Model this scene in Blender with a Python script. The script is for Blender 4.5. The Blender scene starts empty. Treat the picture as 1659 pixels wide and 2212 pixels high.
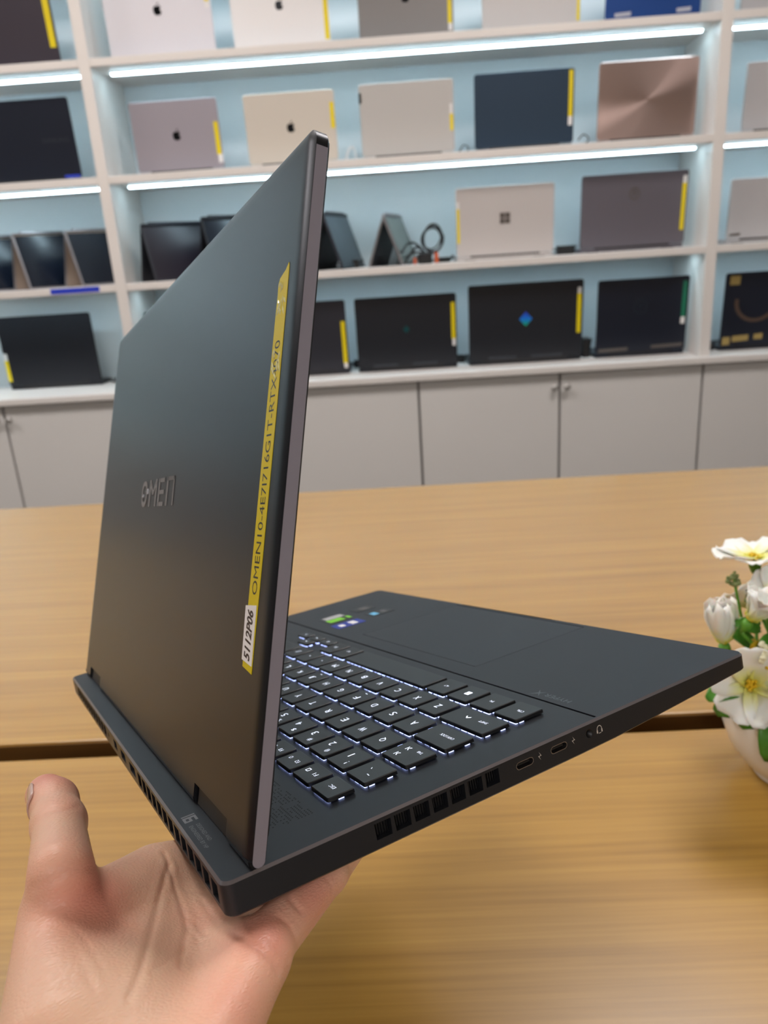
import bpy, math, random
import numpy as np
from mathutils import Matrix, Vector
random.seed(7)
S = bpy.context.scene
COL = S.collection

# ------------------------------------------------------------------ camera
F_PX = 1650.0
cam_d = bpy.data.cameras.new('camera')
cam = bpy.data.objects.new('camera', cam_d)
COL.objects.link(cam)
cam_d.sensor_fit = 'VERTICAL'
cam_d.sensor_height = 36.0
cam_d.sensor_width = 27.0
cam_d.lens = F_PX / 2212.0 * 36.0
cam_d.clip_start = 0.02
cam.matrix_world = Matrix(((0.997978, 0.055168, 0.031568, 0.0),
                           (0.012241, 0.320541, -0.947156, 0.0),
                           (-0.062371, 0.945627, 0.319217, 1.22),
                           (0, 0, 0, 1)))
cam_d.dof.use_dof = True
cam_d.dof.focus_distance = 0.30
cam_d.dof.aperture_fstop = 14.0
S.camera = cam

# ------------------------------------------------------------------ world, exposure
wd = bpy.data.worlds.new('world')
S.world = wd
wd.use_nodes = True
wd.node_tree.nodes['Background'].inputs[0].default_value = (0.75, 0.82, 0.9, 1)
wd.node_tree.nodes['Background'].inputs[1].default_value = 0.05
S.view_settings.view_transform = 'Standard'
S.view_settings.look = 'None'
S.view_settings.gamma = 1.0
S.view_settings.use_curve_mapping = False
S.view_settings.exposure = 0.0
CEIL_EMIT = 24.0
LED_EMIT = 21.0
S.cycles.max_bounces = 6
S.cycles.diffuse_bounces = 3
S.cycles.glossy_bounces = 3
S.cycles.transmission_bounces = 2
S.cycles.use_light_tree = False

# ------------------------------------------------------------------ helpers
def lin(c):
    return tuple(((v / 255.0) / 12.92 if v / 255.0 <= 0.04045 else ((v / 255.0 + 0.055) / 1.055) ** 2.4) for v in c)

def mat(name, col, rough=0.5, metal=0.0, spec=0.5, emit=None, estr=0.0, coat=0.0, sss=0.0, trans=0.0):
    m = bpy.data.materials.new(name)
    m.use_nodes = True
    b = m.node_tree.nodes['Principled BSDF']
    b.inputs['Base Color'].default_value = (*lin(col), 1)
    b.inputs['Roughness'].default_value = rough
    b.inputs['Metallic'].default_value = metal
    b.inputs['Specular IOR Level'].default_value = spec
    b.inputs['Coat Weight'].default_value = coat
    if emit:
        b.inputs['Emission Color'].default_value = (*lin(emit), 1)
        b.inputs['Emission Strength'].default_value = estr
    if sss:
        b.inputs['Subsurface Weight'].default_value = sss
        b.inputs['Subsurface Radius'].default_value = (1, 0.4, 0.25)
        b.inputs['Subsurface Scale'].default_value = 0.004
    if trans:
        b.inputs['Transmission Weight'].default_value = trans
    return m

def nodes(m):
    return m.node_tree.nodes, m.node_tree.links, m.node_tree.nodes['Principled BSDF']

def add_noise_variation(m, scale, amount, stretch=(1, 1, 1), bump=0.0, detail=4, rough_amt=0.0):
    """multiply base colour by a soft noise, optional bump"""
    N, L, b = nodes(m)
    tc = N.new('ShaderNodeTexCoord'); mp = N.new('ShaderNodeMapping')
    mp.inputs['Scale'].default_value = stretch
    nz = N.new('ShaderNodeTexNoise'); nz.inputs['Scale'].default_value = scale; nz.inputs['Detail'].default_value = detail
    L.new(tc.outputs['Object'], mp.inputs[0]); L.new(mp.outputs[0], nz.inputs['Vector'])
    mx = N.new('ShaderNodeMix'); mx.data_type = 'RGBA'; mx.blend_type = 'MULTIPLY'
    mx.inputs[0].default_value = amount
    c = tuple(b.inputs['Base Color'].default_value)
    mx.inputs[6].default_value = c
    rp = N.new('ShaderNodeMapRange'); rp.inputs[1].default_value = 0.3; rp.inputs[2].default_value = 0.7
    rp.inputs[3].default_value = 0.3; rp.inputs[4].default_value = 1.2
    L.new(nz.outputs[0], rp.inputs[0]); L.new(rp.outputs[0], mx.inputs[7]); L.new(mx.outputs[2], b.inputs['Base Color'])
    if bump:
        bp = N.new('ShaderNodeBump'); bp.inputs['Strength'].default_value = bump; bp.inputs['Distance'].default_value = 0.0005
        L.new(nz.outputs[0], bp.inputs['Height']); L.new(bp.outputs[0], b.inputs['Normal'])
    return m

class MB:
    def __init__(self):
        self.v = []; self.f = []
    def add(self, vs, fs):
        o = len(self.v)
        self.v += [tuple(p) for p in vs]
        self.f += [tuple(i + o for i in q) for q in fs]
    def box(self, x0, x1, y0, y1, z0, z1):
        self.add([(x0, y0, z0), (x1, y0, z0), (x1, y1, z0), (x0, y1, z0), (x0, y0, z1), (x1, y0, z1), (x1, y1, z1), (x0, y1, z1)],
                 [(0, 3, 2, 1), (4, 5, 6, 7), (0, 1, 5, 4), (1, 2, 6, 5), (2, 3, 7, 6), (3, 0, 4, 7)])
    def loops(self, rings, cap=True, closed=True):
        """rings: list of equal-length point rings, skinned in order"""
        n = len(rings[0]); o = len(self.v)
        for r in rings:
            self.v += [tuple(p) for p in r]
        for k in range(len(rings) - 1):
            for i in range(n if closed else n - 1):
                j = (i + 1) % n
                self.f.append((o + k * n + i, o + k * n + j, o + (k + 1) * n + j, o + (k + 1) * n + i))
        if cap:
            self.f.append(tuple(o + i for i in reversed(range(n))))
            self.f.append(tuple(o + (len(rings) - 1) * n + i for i in range(n)))
    def prism(self, pts, fn, t0, t1, bev=0.0):
        """2D CCW outline swept from t0 to t1; fn((a,b),t)->xyz"""
        if bev > 0:
            ins = inset(pts, bev)
            s = 1 if t1 > t0 else -1
            rings = [[fn(p, t0) for p in ins], [fn(p, t0 + s * bev) for p in pts], [fn(p, t1 - s * bev) for p in pts], [fn(p, t1) for p in ins]]
        else:
            rings = [[fn(p, t0) for p in pts], [fn(p, t1) for p in pts]]
        self.loops(rings)
    def tube(self, path, r, seg=8, cap=True):
        path = [Vector(p) for p in path]
        rad = r if isinstance(r, (list, tuple)) else [r] * len(path)
        rings = []; up = None
        for i, p in enumerate(path):
            d = (path[min(i + 1, len(path) - 1)] - path[max(i - 1, 0)]).normalized()
            if up is None:
                up = Vector((0, 0, 1)) if abs(d.z) < 0.9 else Vector((1, 0, 0))
            a = d.cross(up).normalized(); up = a.cross(d).normalized()
            rings.append([p + rad[i] * (math.cos(2 * math.pi * k / seg) * a + math.sin(2 * math.pi * k / seg) * up) for k in range(seg)])
        self.loops(rings, cap)
    def lathe(self, prof, c=(0, 0, 0), seg=40, cap=True):
        rings = [[(c[0] + r * math.cos(2 * math.pi * k / seg), c[1] + r * math.sin(2 * math.pi * k / seg), c[2] + z) for k in range(seg)] for r, z in prof]
        self.loops(rings, cap)
    def ball(self, c, r, seg=8, ring=5, sc=(1, 1, 1)):
        rings = []
        for j in range(ring + 1):
            a = -math.pi / 2 + math.pi * j / ring
            rr = max(math.cos(a), 0.02)
            rings.append([(c[0] + r * sc[0] * rr * math.cos(2 * math.pi * k / seg), c[1] + r * sc[1] * rr * math.sin(2 * math.pi * k / seg), c[2] + r * sc[2] * math.sin(a)) for k in range(seg)])
        self.loops(rings)
    def mesh(self, name, m=None, smooth=False):
        me = bpy.data.meshes.new(name)
        me.from_pydata(self.v, [], self.f)
        me.update()
        if m: me.materials.append(m)
        if smooth:
            me.shade_smooth()
        return me
    def build(self, name, m, parent=None, smooth=False, bevel=0.0, fix=True):
        me = self.mesh(name, m, smooth)
        if fix:
            fix_normals(me)
        o = link(name, me, parent)
        if bevel:
            md = o.modifiers.new('bevel', 'BEVEL'); md.width = bevel; md.segments = 2; md.limit_method = 'ANGLE'
        return o

def fix_normals(me):
    import bmesh
    bm = bmesh.new(); bm.from_mesh(me)
    bmesh.ops.recalc_face_normals(bm, faces=bm.faces[:])
    bm.to_mesh(me); bm.free()

def smooth_angle(me, deg=35):
    me.shade_smooth()
    me.set_sharp_from_angle(angle=math.radians(deg))

def link(name, me, parent=None):
    o = bpy.data.objects.new(name, me)
    COL.objects.link(o)
    if parent is not None:
        o.parent = parent
    return o

def tag(o, label, cat, group=None, kind=None):
    if label: o['label'] = label
    if cat: o['category'] = cat
    if group: o['group'] = group
    if kind: o['kind'] = kind
    return o

def empty(name, loc, label, cat, group=None):
    o = link(name, None)
    o.location = loc
    o.empty_display_size = 0.05
    return tag(o, label, cat, group)

def struct(name, mb, m, bevel=0.0):
    o = mb.build(name, m, None, bevel=bevel)
    o['kind'] = 'structure'
    return o

def rrect(x0, x1, y0, y1, r, n=5):
    """CCW rounded rectangle; r scalar or 4 radii (x0y0, x1y0, x1y1, x0y1)"""
    rs = r if isinstance(r, (list, tuple)) else [r] * 4
    out = []
    for (cx, cy, a0, rr) in ((x0 + rs[0], y0 + rs[0], 180, rs[0]), (x1 - rs[1], y0 + rs[1], 270, rs[1]), (x1 - rs[2], y1 - rs[2], 0, rs[2]), (x0 + rs[3], y1 - rs[3], 90, rs[3])):
        for k in range(n + 1):
            a = math.radians(a0 + 90 * k / n)
            out.append((cx + rr * math.cos(a), cy + rr * math.sin(a)))
    return out

def inset(pts, d):
    n = len(pts); out = []
    for i in range(n):
        p0 = Vector(pts[i - 1]); p = Vector(pts[i]); p1 = Vector(pts[(i + 1) % n])
        e0 = (p - p0); e1 = (p1 - p)
        if e0.length < 1e-9: e0 = e1
        if e1.length < 1e-9: e1 = e0
        e0 = e0.normalized(); e1 = e1.normalized()
        n0 = Vector((-e0.y, e0.x)); n1 = Vector((-e1.y, e1.x))
        b = (n0 + n1)
        if b.length < 1e-6: b = n0
        b = b.normalized()
        k = max(b.dot(n0), 0.4)
        q = p + b * (d / k)
        out.append((q.x, q.y))
    return out

_tc = {}
def text_geo(s, shear=0.0, bold=0.0):
    """returns (verts Nx2, faces) of a text, box-normalised to 0..1 in both axes"""
    key = (s, shear, bold)
    if key in _tc: return _tc[key]
    cu = bpy.data.curves.new('txt', 'FONT')
    cu.body = s; cu.shear = shear; cu.resolution_u = 3
    cu.offset = bold
    o = bpy.data.objects.new('txt', cu)
    me = bpy.data.meshes.new_from_object(o)
    v = np.array([p.co[:2] for p in me.vertices])
    f = [tuple(p.vertices) for p in me.polygons]
    bpy.data.objects.remove(o); bpy.data.curves.remove(cu); bpy.data.meshes.remove(me)
    mn = v.min(0); mx = v.max(0)
    v = (v - mn) / np.maximum(mx - mn, 1e-6)
    asp = (mx[0] - mn[0]) / max(mx[1] - mn[1], 1e-6)
    _tc[key] = (v, f, asp)
    return _tc[key]

def add_text(mb, s, c, right, up, h, w=None, shear=0.0, bold=0.0):
    """centred text; c centre, right/up unit vectors"""
    v, f, asp = text_geo(s, shear, bold)
    if w is None: w = h * asp
    c = Vector(c); right = Vector(right); up = Vector(up)
    mb.add([c + right * ((p[0] - .5) * w) + up * ((p[1] - .5) * h) for p in v], f)

def add_poly(mb, pts, fn):
    mb.add([fn(p) for p in pts], [tuple(range(len(pts)))])

# ------------------------------------------------------------------ materials
def wood_mat():
    m = mat('bamboo_wood', (206, 158, 92), rough=0.36, spec=0.5, coat=0.55)
    m.node_tree.nodes['Principled BSDF'].inputs['Coat Roughness'].default_value = 0.3
    N, L, b = nodes(m)
    tc = N.new('ShaderNodeTexCoord')
    mp = N.new('ShaderNodeMapping'); mp.inputs['Scale'].default_value = (2.2, 120, 120)
    n1 = N.new('ShaderNodeTexNoise'); n1.inputs['Scale'].default_value = 1.6; n1.inputs['Detail'].default_value = 8; n1.inputs['Roughness'].default_value = 0.6
    mp2 = N.new('ShaderNodeMapping'); mp2.inputs['Scale'].default_value = (0.8, 26, 26)
    n2 = N.new('ShaderNodeTexNoise'); n2.inputs['Scale'].default_value = 2.0; n2.inputs['Detail'].default_value = 3
    L.new(tc.outputs['Object'], mp.inputs[0]); L.new(mp.outputs[0], n1.inputs['Vector'])
    L.new(tc.outputs['Object'], mp2.inputs[0]); L.new(mp2.outputs[0], n2.inputs['Vector'])
    ad = N.new('ShaderNodeMath'); ad.operation = 'MULTIPLY_ADD'; ad.inputs[1].default_value = 0.62
    ml = N.new('ShaderNodeMath'); ml.operation = 'MULTIPLY'; ml.inputs[1].default_value = 0.38
    L.new(n2.outputs[0], ml.inputs[0]); L.new(n1.outputs[0], ad.inputs[0]); L.new(ml.outputs[0], ad.inputs[2])
    cr = N.new('ShaderNodeValToRGB')
    e = cr.color_ramp.elements
    e[0].position = 0.28; e[0].color = (*lin((148, 106, 34)), 1)
    e[1].position = 0.76; e[1].color = (*lin((190, 148, 66)), 1)
    x = e.new(0.5); x.color = (*lin((170, 127, 49)), 1)
    L.new(ad.outputs[0], cr.inputs[0]); L.new(cr.outputs[0], b.inputs['Base Color'])
    bp = N.new('ShaderNodeBump'); bp.inputs['Strength'].default_value = 0.12; bp.inputs['Distance'].default_value = 0.0006
    L.new(n1.outputs[0], bp.inputs['Height']); L.new(bp.outputs[0], b.inputs['Normal'])
    return m

M = {}
M['wood'] = wood_mat()
M['edge_shade'] = add_noise_variation(mat('painted_edge_shade', (104, 70, 28), rough=.5), 8, .3, (1, 12, 12))  # wood darkened to carry the shade of the gap between the tables
M['laminate'] = add_noise_variation(mat('white_laminate', (222, 217, 212), rough=0.45), 3, 0.04)
M['door'] = add_noise_variation(mat('cabinet_door_paint', (214, 211, 207), rough=0.4), 2, 0.04)
M['panel'] = mat('back_panel_paint', (215, 224, 228), rough=0.6)
M['seam'] = mat('cabinet_carcass', (150, 146, 142), rough=0.7)
M['knob'] = mat('knob_metal', (190, 188, 185), rough=0.3, metal=0.8)
M['wallp'] = mat('wall_paint', (205, 202, 198), rough=0.8)
M['ceil'] = mat('ceiling_paint', (225, 224, 222), rough=0.9)
M['floor'] = add_noise_variation(mat('floor_tile', (120, 112, 104), rough=0.35), 1.5, 0.25)
M['led'] = mat('led_glow', (255, 255, 255), emit=(206, 239, 253), estr=LED_EMIT)
M['led_case'] = mat('led_housing', (225, 228, 230), rough=0.4)
M['ceil_light'] = mat('ceiling_light_glow', (255, 255, 255), emit=(255, 248, 246), estr=CEIL_EMIT)
M['frame_white'] = mat('lamp_frame', (230, 230, 230), rough=0.5)
M['black_plastic'] = mat('black_plastic', (16, 17, 19), rough=0.4)
M['void'] = mat('vent_interior', (4, 4, 5), rough=0.8)
M['white_tag'] = mat('white_paper_tag', (226, 224, 222), rough=0.55)
M['yellow_tape'] = mat('yellow_tape', (226, 204, 8), rough=0.4)

# ------------------------------------------------------------------ room shell
mb = MB(); mb.box(-5.0, 3.6, -3.0, 3.1, -0.06, 0.0); struct('floor', mb, M['floor'])
mb = MB(); mb.box(-5.0, 3.6, -3.0, 3.1, 2.8, 2.86); struct('ceiling', mb, M['ceil'])
mb = MB(); mb.box(-5.0, 3.6, 3.03, 3.1, 0.0, 2.8); struct('wall_back', mb, M['wallp'])
mb = MB(); mb.box(-5.06, -5.0, -3.0, 3.1, 0.0, 2.8); struct('wall_left', mb, M['wallp'])
mb = MB(); mb.box(3.6, 3.66, -3.0, 3.1, 0.0, 2.8); struct('wall_right', mb, M['wallp'])
mb = MB(); mb.box(-5.0, 3.6, -3.06, -3.0, 0.0, 2.8); struct('wall_front', mb, M['wallp'])

def ceiling_light(x, y, where):
    t = empty('ceiling_light', (x, y, 2.8), 'square white ceiling light panel ' + where, 'light', 'ceiling light panels above the shop')
    f = MB()
    f.box(-.32, .32, -.32, -.3, -.02, 0); f.box(-.32, .32, .3, .32, -.02, 0); f.box(-.32, -.3, -.3, .3, -.02, 0); f.box(.3, .32, -.3, .3, -.02, 0)
    f.build('frame', M['frame_white'], t)
    d = MB(); d.box(-.3, .3, -.3, .3, -.014, -.004); d.build('diffuser', M['ceil_light'], t)
for (x, y, w) in ((-2.7, 1.4, 'left of the far table'), (-1.0, 1.4, 'above the aisle by the shelves, middle'), (0.7, 1.4, 'above the aisle by the shelves, right'), (-0.7, -2.0, 'behind the photographer, left'), (1.2, -2.0, 'behind the photographer, right')):
    ceiling_light(x, y, w)

# ------------------------------------------------------------------ shelving wall
YF, YB = 2.70, 3.01
POSTS = [-4.9185, -2.927, -0.9355, 1.056, 3.0475]
BOARD_Z = [1.1555, 1.4927, 1.8315, 2.175]
TH = 0.024
CT = 0.816           # worktop top
shelf = empty('shelving_unit', (0.06, YF, CT), 'white open shelving filled with laptops along the back wall', 'shelving')
OFF = Vector((0.06, YF, CT))
def sbox(name, x0, x1, y0, y1, z0, z1, m, bevel=0.002):
    b = MB(); b.box(x0 - OFF.x, x1 - OFF.x, y0 - OFF.y, y1 - OFF.y, z0 - OFF.z, z1 - OFF.z)
    return b.build(name, m, shelf, bevel=bevel)
for x in POSTS:
    sbox('post', x - .0185, x + .0185, YF, YB, CT, 2.2, M['laminate'])
for i in range(4):
    for z in BOARD_Z:
        sbox('shelf_board', POSTS[i] + .0185, POSTS[i + 1] - .0185, YF + .001, YB, z, z + TH, M['laminate'])
    sbox('back_panel', POSTS[i] + .0185, POSTS[i + 1] - .0185, YB, YB + .018, CT, 2.199, M['panel'], 0)
# worktop
w = MB(); w.box(-4.95, 3.08, 2.675, 3.029, CT - .025, CT)
tag(w.build('worktop', M['laminate'], None, bevel=.004), 'long white worktop running under the laptop shelves', 'worktop')
# cabinets: two doors each
names = ['below the far left end of the shelves', 'second from the far left end, left of the tables', 'at the left picture edge, under the rounded black laptop', 'half hidden behind the big dark laptop in the hand',
         'between the big dark laptop and the right shelf post', 'at the right picture edge, under the gold-marked laptop', 'below the far right end of the shelves']
cw = (POSTS[1] - POSTS[0]) / 2
for i in range(8):
    x0 = POSTS[0] + i * cw
    lab = (names + ['below the far right end of the shelves, outermost'])[i]
    t = empty('cabinet', (x0 + cw / 2, 2.70, 0), 'white two-door base cabinet ' + lab, 'cabinet', 'base cabinets under the worktop')
    b = MB()
    b.box(-cw / 2 + .001, cw / 2 - .001, .02, .31, .08, CT - .026)
    b.box(-cw / 2 + .02, cw / 2 - .02, .06, .31, 0, .08)
    b.build('body', M['seam'], t)
    for s in (-1, 1):
        d = MB()
        xa, xb = (-cw / 2 + .004, -.004) if s < 0 else (.004, cw / 2 - .004)
        d.box(xa, xb, 0, .019, .085, CT - .03)
        door = d.build('door', M['door'], t, bevel=.0015)
        k = MB(); pr = [(.004, 0), (.004, .012), (.011, .016), (.012, .022), (.008, .026)]
        k.loops([[(s * .022 + r * math.cos(2 * math.pi * q / 14), -y, .74 + r * math.sin(2 * math.pi * q / 14)) for q in range(14)] for r, y in pr])
        k.build('knob', M['knob'], door, smooth=True)

# LED strips under every board
bay_names = ['far left bay outside the picture', 'left bay', 'wide middle bay', 'right bay']
row_names = {1.1555: 'the third shelf', 1.4927: 'the second shelf', 1.8315: 'the top shelf', 2.175: 'the topmost board above the picture'}
for i in range(4):
    for z in BOARD_Z:
        x0, x1 = POSTS[i] + .05, POSTS[i + 1] - .04
        if i != 2: x0, x1 = POSTS[i] + .03, POSTS[i + 1] - .03
        t = empty('led_strip_light', ((x0 + x1) / 2, 2.795, z), 'glowing LED strip under %s, %s' % (row_names[z], bay_names[i]), 'LED light', 'LED strips under the shelves')
        h = (x1 - x0) / 2
        hc, hd = (.003, .0055) if z > 1.2 else (.0004, .0012)     # the third shelf carries a thin flush strip
        c = MB(); c.box(-h, h, -.011, .011, -hc, 0); c.build('housing', M['led_case'], t)
        g = MB(); g.loops([[(x, .009 * math.cos(a), -hc - hd * math.sin(a)) for a in [math.pi * k / 8 for k in range(9)]] for x in (-h + .003, h - .003)], True)
        g.build('diffuser', M['led'], t)

# ------------------------------------------------------------------ tables
def table(label, x0, x1, y0, y1, ztop, th):
    t = empty('table', ((x0 + x1) / 2, (y0 + y1) / 2, 0), label, 'table')
    hx, hy = (x1 - x0) / 2, (y1 - y0) / 2
    b = MB(); b.box(-hx, hx, -hy, hy, ztop - th, ztop)
    b.build('tabletop', M['wood'], t, bevel=.0025)
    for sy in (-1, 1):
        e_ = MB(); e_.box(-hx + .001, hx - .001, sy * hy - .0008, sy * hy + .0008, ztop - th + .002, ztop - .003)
        e_.build('edge_shade_strip', M['edge_shade'], t)  # dark strip painting the gap's shade onto the tabletop edge
    for sx in (-1, 1):
        for sy in (-1, 1):
            l = MB(); cx, cy = sx * (hx - .06), sy * (hy - .06)
            l.box(cx - .03, cx + .03, cy - .03, cy + .03, 0, ztop - th)
            l.build('leg', M['wood'], t, bevel=.003)
    for sy in (-1, 1):
        a = MB(); a.box(-hx + .09, hx - .09, sy * (hy - .06) - .012, sy * (hy - .06) + .012, ztop - th - .09, ztop - th)
        a.build('apron', M['wood'], t, bevel=.002)
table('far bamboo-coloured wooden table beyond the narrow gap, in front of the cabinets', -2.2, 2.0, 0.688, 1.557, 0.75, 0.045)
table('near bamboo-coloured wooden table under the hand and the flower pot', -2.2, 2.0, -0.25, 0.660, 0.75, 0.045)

# ------------------------------------------------------------------ laptops on the shelves
def lapmat(name, col, rough=.35, metal=.75):
    return mat(name, col, rough=rough, metal=metal)
M['scr'] = mat('dark_screen', (10, 14, 22), rough=0.12)
LM = {k: lapmat('lid_' + k, c, r, mt) for k, (c, r, mt) in dict(
    silver=((216, 214, 220), .45, .15), white_silver=((228, 226, 226), .45, .15), space_grey=((128, 125, 124), .45, .2), light_grey=((190, 187, 186), .45, .2),
    blue=((28, 66, 130), .4, .45), mauve=((160, 154, 162), .4, .3), gold=((204, 196, 184), .45, .2), warm_grey=((186, 183, 179), .45, .15),
    navy=((42, 60, 78), .4, .4), dark_plum=((66, 60, 68), .4, .5), black_blue=((24, 30, 44), .38, .25), black=((29, 32, 39), .42, .2),
    plum_grey=((100, 96, 104), .45, .2), platinum=((194, 188, 185), .5, .1), charcoal=((46, 47, 55), .42, .25), pale=((190, 187, 188), .45, .15)).items()}
def rose_mat():
    m = lapmat('lid_rose_spun', (200, 174, 166), .22, .95)
    N, L, b = nodes(m)
    b.inputs['Anisotropic'].default_value = 0.9
    tg = N.new('ShaderNodeTangent'); tg.direction_type = 'RADIAL'; tg.axis = 'Y'
    L.new(tg.outputs[0], b.inputs['Tangent'])
    return m
LM['rose'] = rose_mat()
M['logo_dark'] = mat('dark_logo', (18, 20, 24), rough=.15, metal=.6)
M['logo_faint'] = mat('faint_logo', (58, 62, 70), rough=.3, metal=.3)
M['logo_grey'] = mat('grey_logo', (96, 90, 86), rough=.3, metal=.3)
M['logo_teal'] = mat('teal_logo', (20, 80, 84), rough=.3, metal=.4)
M['green_tape'] = mat('green_tape', (10, 110, 80), rough=.4)
M['gold_print'] = mat('gold_print', (176, 152, 92), rough=.4, metal=.3)
M['brown_print'] = mat('brown_print', (92, 74, 64), rough=.4, metal=.3)
M['pale_print'] = mat('pale_print', (168, 168, 178), rough=.4)
M['blue_print'] = mat('blue_print', (40, 62, 190), rough=.4)
def gem_mat():
    m = mat('iridescent_logo', (30, 110, 220), rough=.25, metal=.3)
    N, L, b = nodes(m)
    tc = N.new('ShaderNodeTexCoord'); sp = N.new('ShaderNodeSeparateXYZ'); cr = N.new('ShaderNodeValToRGB')
    L.new(tc.outputs['Generated'], sp.inputs[0]); L.new(sp.outputs['Z'], cr.inputs[0])
    e = cr.color_ramp.elements
    e[0].color = (*lin((30, 190, 110)), 1); e[1].color = (*lin((50, 70, 220)), 1)
    x = e.new(.5); x.color = (*lin((30, 130, 235)), 1)
    L.new(cr.outputs[0], b.inputs['Base Color'])
    return m
M['gem'] = gem_mat()

def apple_pts(h):
    """outline of a bitten fruit mark, height about h"""
    body = [(0, .36), (.12, .42), (.26, .43), (.38, .36), (.44, .28), (.36, .2), (.32, .08), (.34, -.06), (.42, -.16), (.47, -.19), (.42, -.32), (.33, -.46), (.22, -.55), (.12, -.53), (0, -.49), (-.12, -.53),
            (-.22, -.55), (-.33, -.47), (-.43, -.3), (-.48, -.1), (-.47, .12), (-.4, .29), (-.28, .4), (-.14, .43)]
    leaf = [(.0, .47), (.01, .58), (.08, .7), (.2, .77), (.2, .66), (.13, .54)]
    k = h / 1.32
    return [(x * k, y * k) for x, y in body], [(x * k, y * k) for x, y in leaf]

ROWZ = {1: 1.8315 + TH, 2: 1.4927 + TH, 3: 1.1555 + TH, 4: CT}
def shelf_laptop(x0, x1, row, h, m, label, logo=None, tapes=(), Y=2.80, tilt=4.0, group=None, marks=(), feet=None):
    wd_ = x1 - x0
    t = empty('laptop', ((x0 + x1) / 2, Y, ROWZ[row]), label, 'laptop', group)
    # keyboard half lies on the shelf behind the lid
    b = MB(); b.prism(rrect(-wd_ / 2, wd_ / 2, .002, min(h, YB - Y - .008), .008, 3), lambda p, s: (p[0], p[1], s), 0.0015, .0135, .0015)
    b.build('keyboard_base', m, t)
    ft = MB()
    for sx in (-1, 1):
        ft.box(sx * wd_ * .36 - .02, sx * wd_ * .36 + .02, .012, .02, 0, .0016)
    ft.build('rubber_foot', M['black_plastic'], t)
    ta = math.radians(tilt); sn, cs = math.sin(ta), math.cos(ta)
    zb = .0145
    def L_(p, s):   # p=(x, height), s = offset toward viewer (front face s=0, inside negative)
        return (p[0], -sn * p[1] - cs * s, zb + cs * p[1] - sn * s)
    l = MB(); l.prism(rrect(-wd_ / 2, wd_ / 2, 0, h - zb, .009, 4), L_, -.007, 0, .0012)
    lid = l.build('lid', m, t); smooth_angle(lid.data, 30)
    d = MB(); d.prism(rrect(-wd_ / 2 + .007, wd_ / 2 - .007, .012, h - zb - .007, .003, 2), L_, -.0076, -.0069)
    d.build('screen', M['scr'], t)
    hg = MB(); hg.tube([(-wd_ * .36, .004, .0135), (wd_ * .36, .004, .0135)], .0045, 8); hg.build('hinge', M['black_plastic'], t)
    H_ = h - zb
    def UV(u, v): return (-wd_ / 2 + u * wd_, v * H_)
    if logo:
        kind, u, v, s, lm = logo
        g = MB(); c = UV(u, v)
        if kind == 'apple':
            bd, lf = apple_pts(s)
            g.prism([(c[0] + x, c[1] + y) for x, y in reversed(bd)][::-1][::-1], L_, 0, .0006)
            g.prism([(c[0] + x, c[1] + y) for x, y in lf], L_, 0, .0006)
        elif kind == 'squares':
            for sx in (-1, 1):
                for sy in (-1, 1):
                    q = s * .52; a, bb = c[0] + sx * q / 2 * 1.04, c[1] + sy * q / 2 * 1.04
                    g.prism([(a - q * .47, bb - q * .47), (a + q * .47, bb - q * .47), (a + q * .47, bb + q * .47), (a - q * .47, bb + q * .47)], L_, 0, .0006)
        elif kind == 'gem':
            g.prism([(c[0], c[1] - s * .6), (c[0] + s * .55, c[1]), (c[0], c[1] + s * .6), (c[0] - s * .55, c[1])], L_, 0, .0006)
        elif kind == 'ring':
            n = 22
            for k in range(n):
                a0, a1 = 2 * math.pi * k / n, 2 * math.pi * (k + 1) / n
                ro, ri = s * .55, s * .4
                g.prism([(c[0] + ri * math.cos(a0), c[1] + ri * math.sin(a0) * 1.15), (c[0] + ro * math.cos(a0), c[1] + ro * math.sin(a0) * 1.15), (c[0] + ro * math.cos(a1), c[1] + ro * math.sin(a1) * 1.15), (c[0] + ri * math.cos(a1), c[1] + ri * math.sin(a1) * 1.15)], L_, 0, .0005)
            g.prism([(c[0] - s * .2, c[1] + s * .2), (c[0] - s * .05, c[1] - s * .3), (c[0] + s * .22, c[1] + s * .05), (c[0] + s * .05, c[1] + s * .3)], L_, 0, .0005)
        elif kind[:5] == 'text:':
            cc = L_(c, .0004)
            add_text(g, kind[5:], cc, (1, 0, 0), (0, -sn, cs), s, shear=.25 if kind[5:] == 'hp' else 0)
        g.build('logo', lm, t, fix=kind[:5] != 'text:')
    for (u0, u1, v0, v1, tm) in tapes:
        g = MB(); a = UV(u0, v0); bb = UV(u1, v1)
        g.prism([a, (bb[0], a[1]), bb, (a[0], bb[1])], L_, 0.0, .0004)
        g.build('paper_tag' if tm is M['white_tag'] else 'price_tape', tm, t)
    for (poly, tm) in marks:
        g = MB(); g.prism([UV(*p) for p in poly], L_, 0, .0004); g.build('printed_mark', tm, t)
    return t
YT, WT = M['yellow_tape'], M['white_tag']
G = 'display laptops standing on the shelves'
shelf_laptop(-1.395, -1.042, 1, .245, LM['dark_plum'], 'dark plum-grey laptop with long yellow tag at top left corner of photo', ('text:hp', .35, .42, .035, M['logo_faint']), [(.93, .985, .2, .9, YT), (.93, .985, .9, .98, WT)], group=G)
shelf_laptop(-.876, -.534, 1, .24, LM['silver'], 'large silver laptop with black apple mark, leftmost on top shelf of middle bay', ('apple', .5, .56, .036, M['logo_dark']), [(.945, .985, .62, .95, YT), (.945, .985, .54, .62, WT)], group=G)
shelf_laptop(-.474, -.163, 1, .22, LM['white_silver'], 'bright silver laptop with black apple mark and long yellow tape on its right edge', ('apple', .5, .56, .034, M['logo_dark']), [(.945, .99, .06, .9, YT)], group=G)
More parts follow.
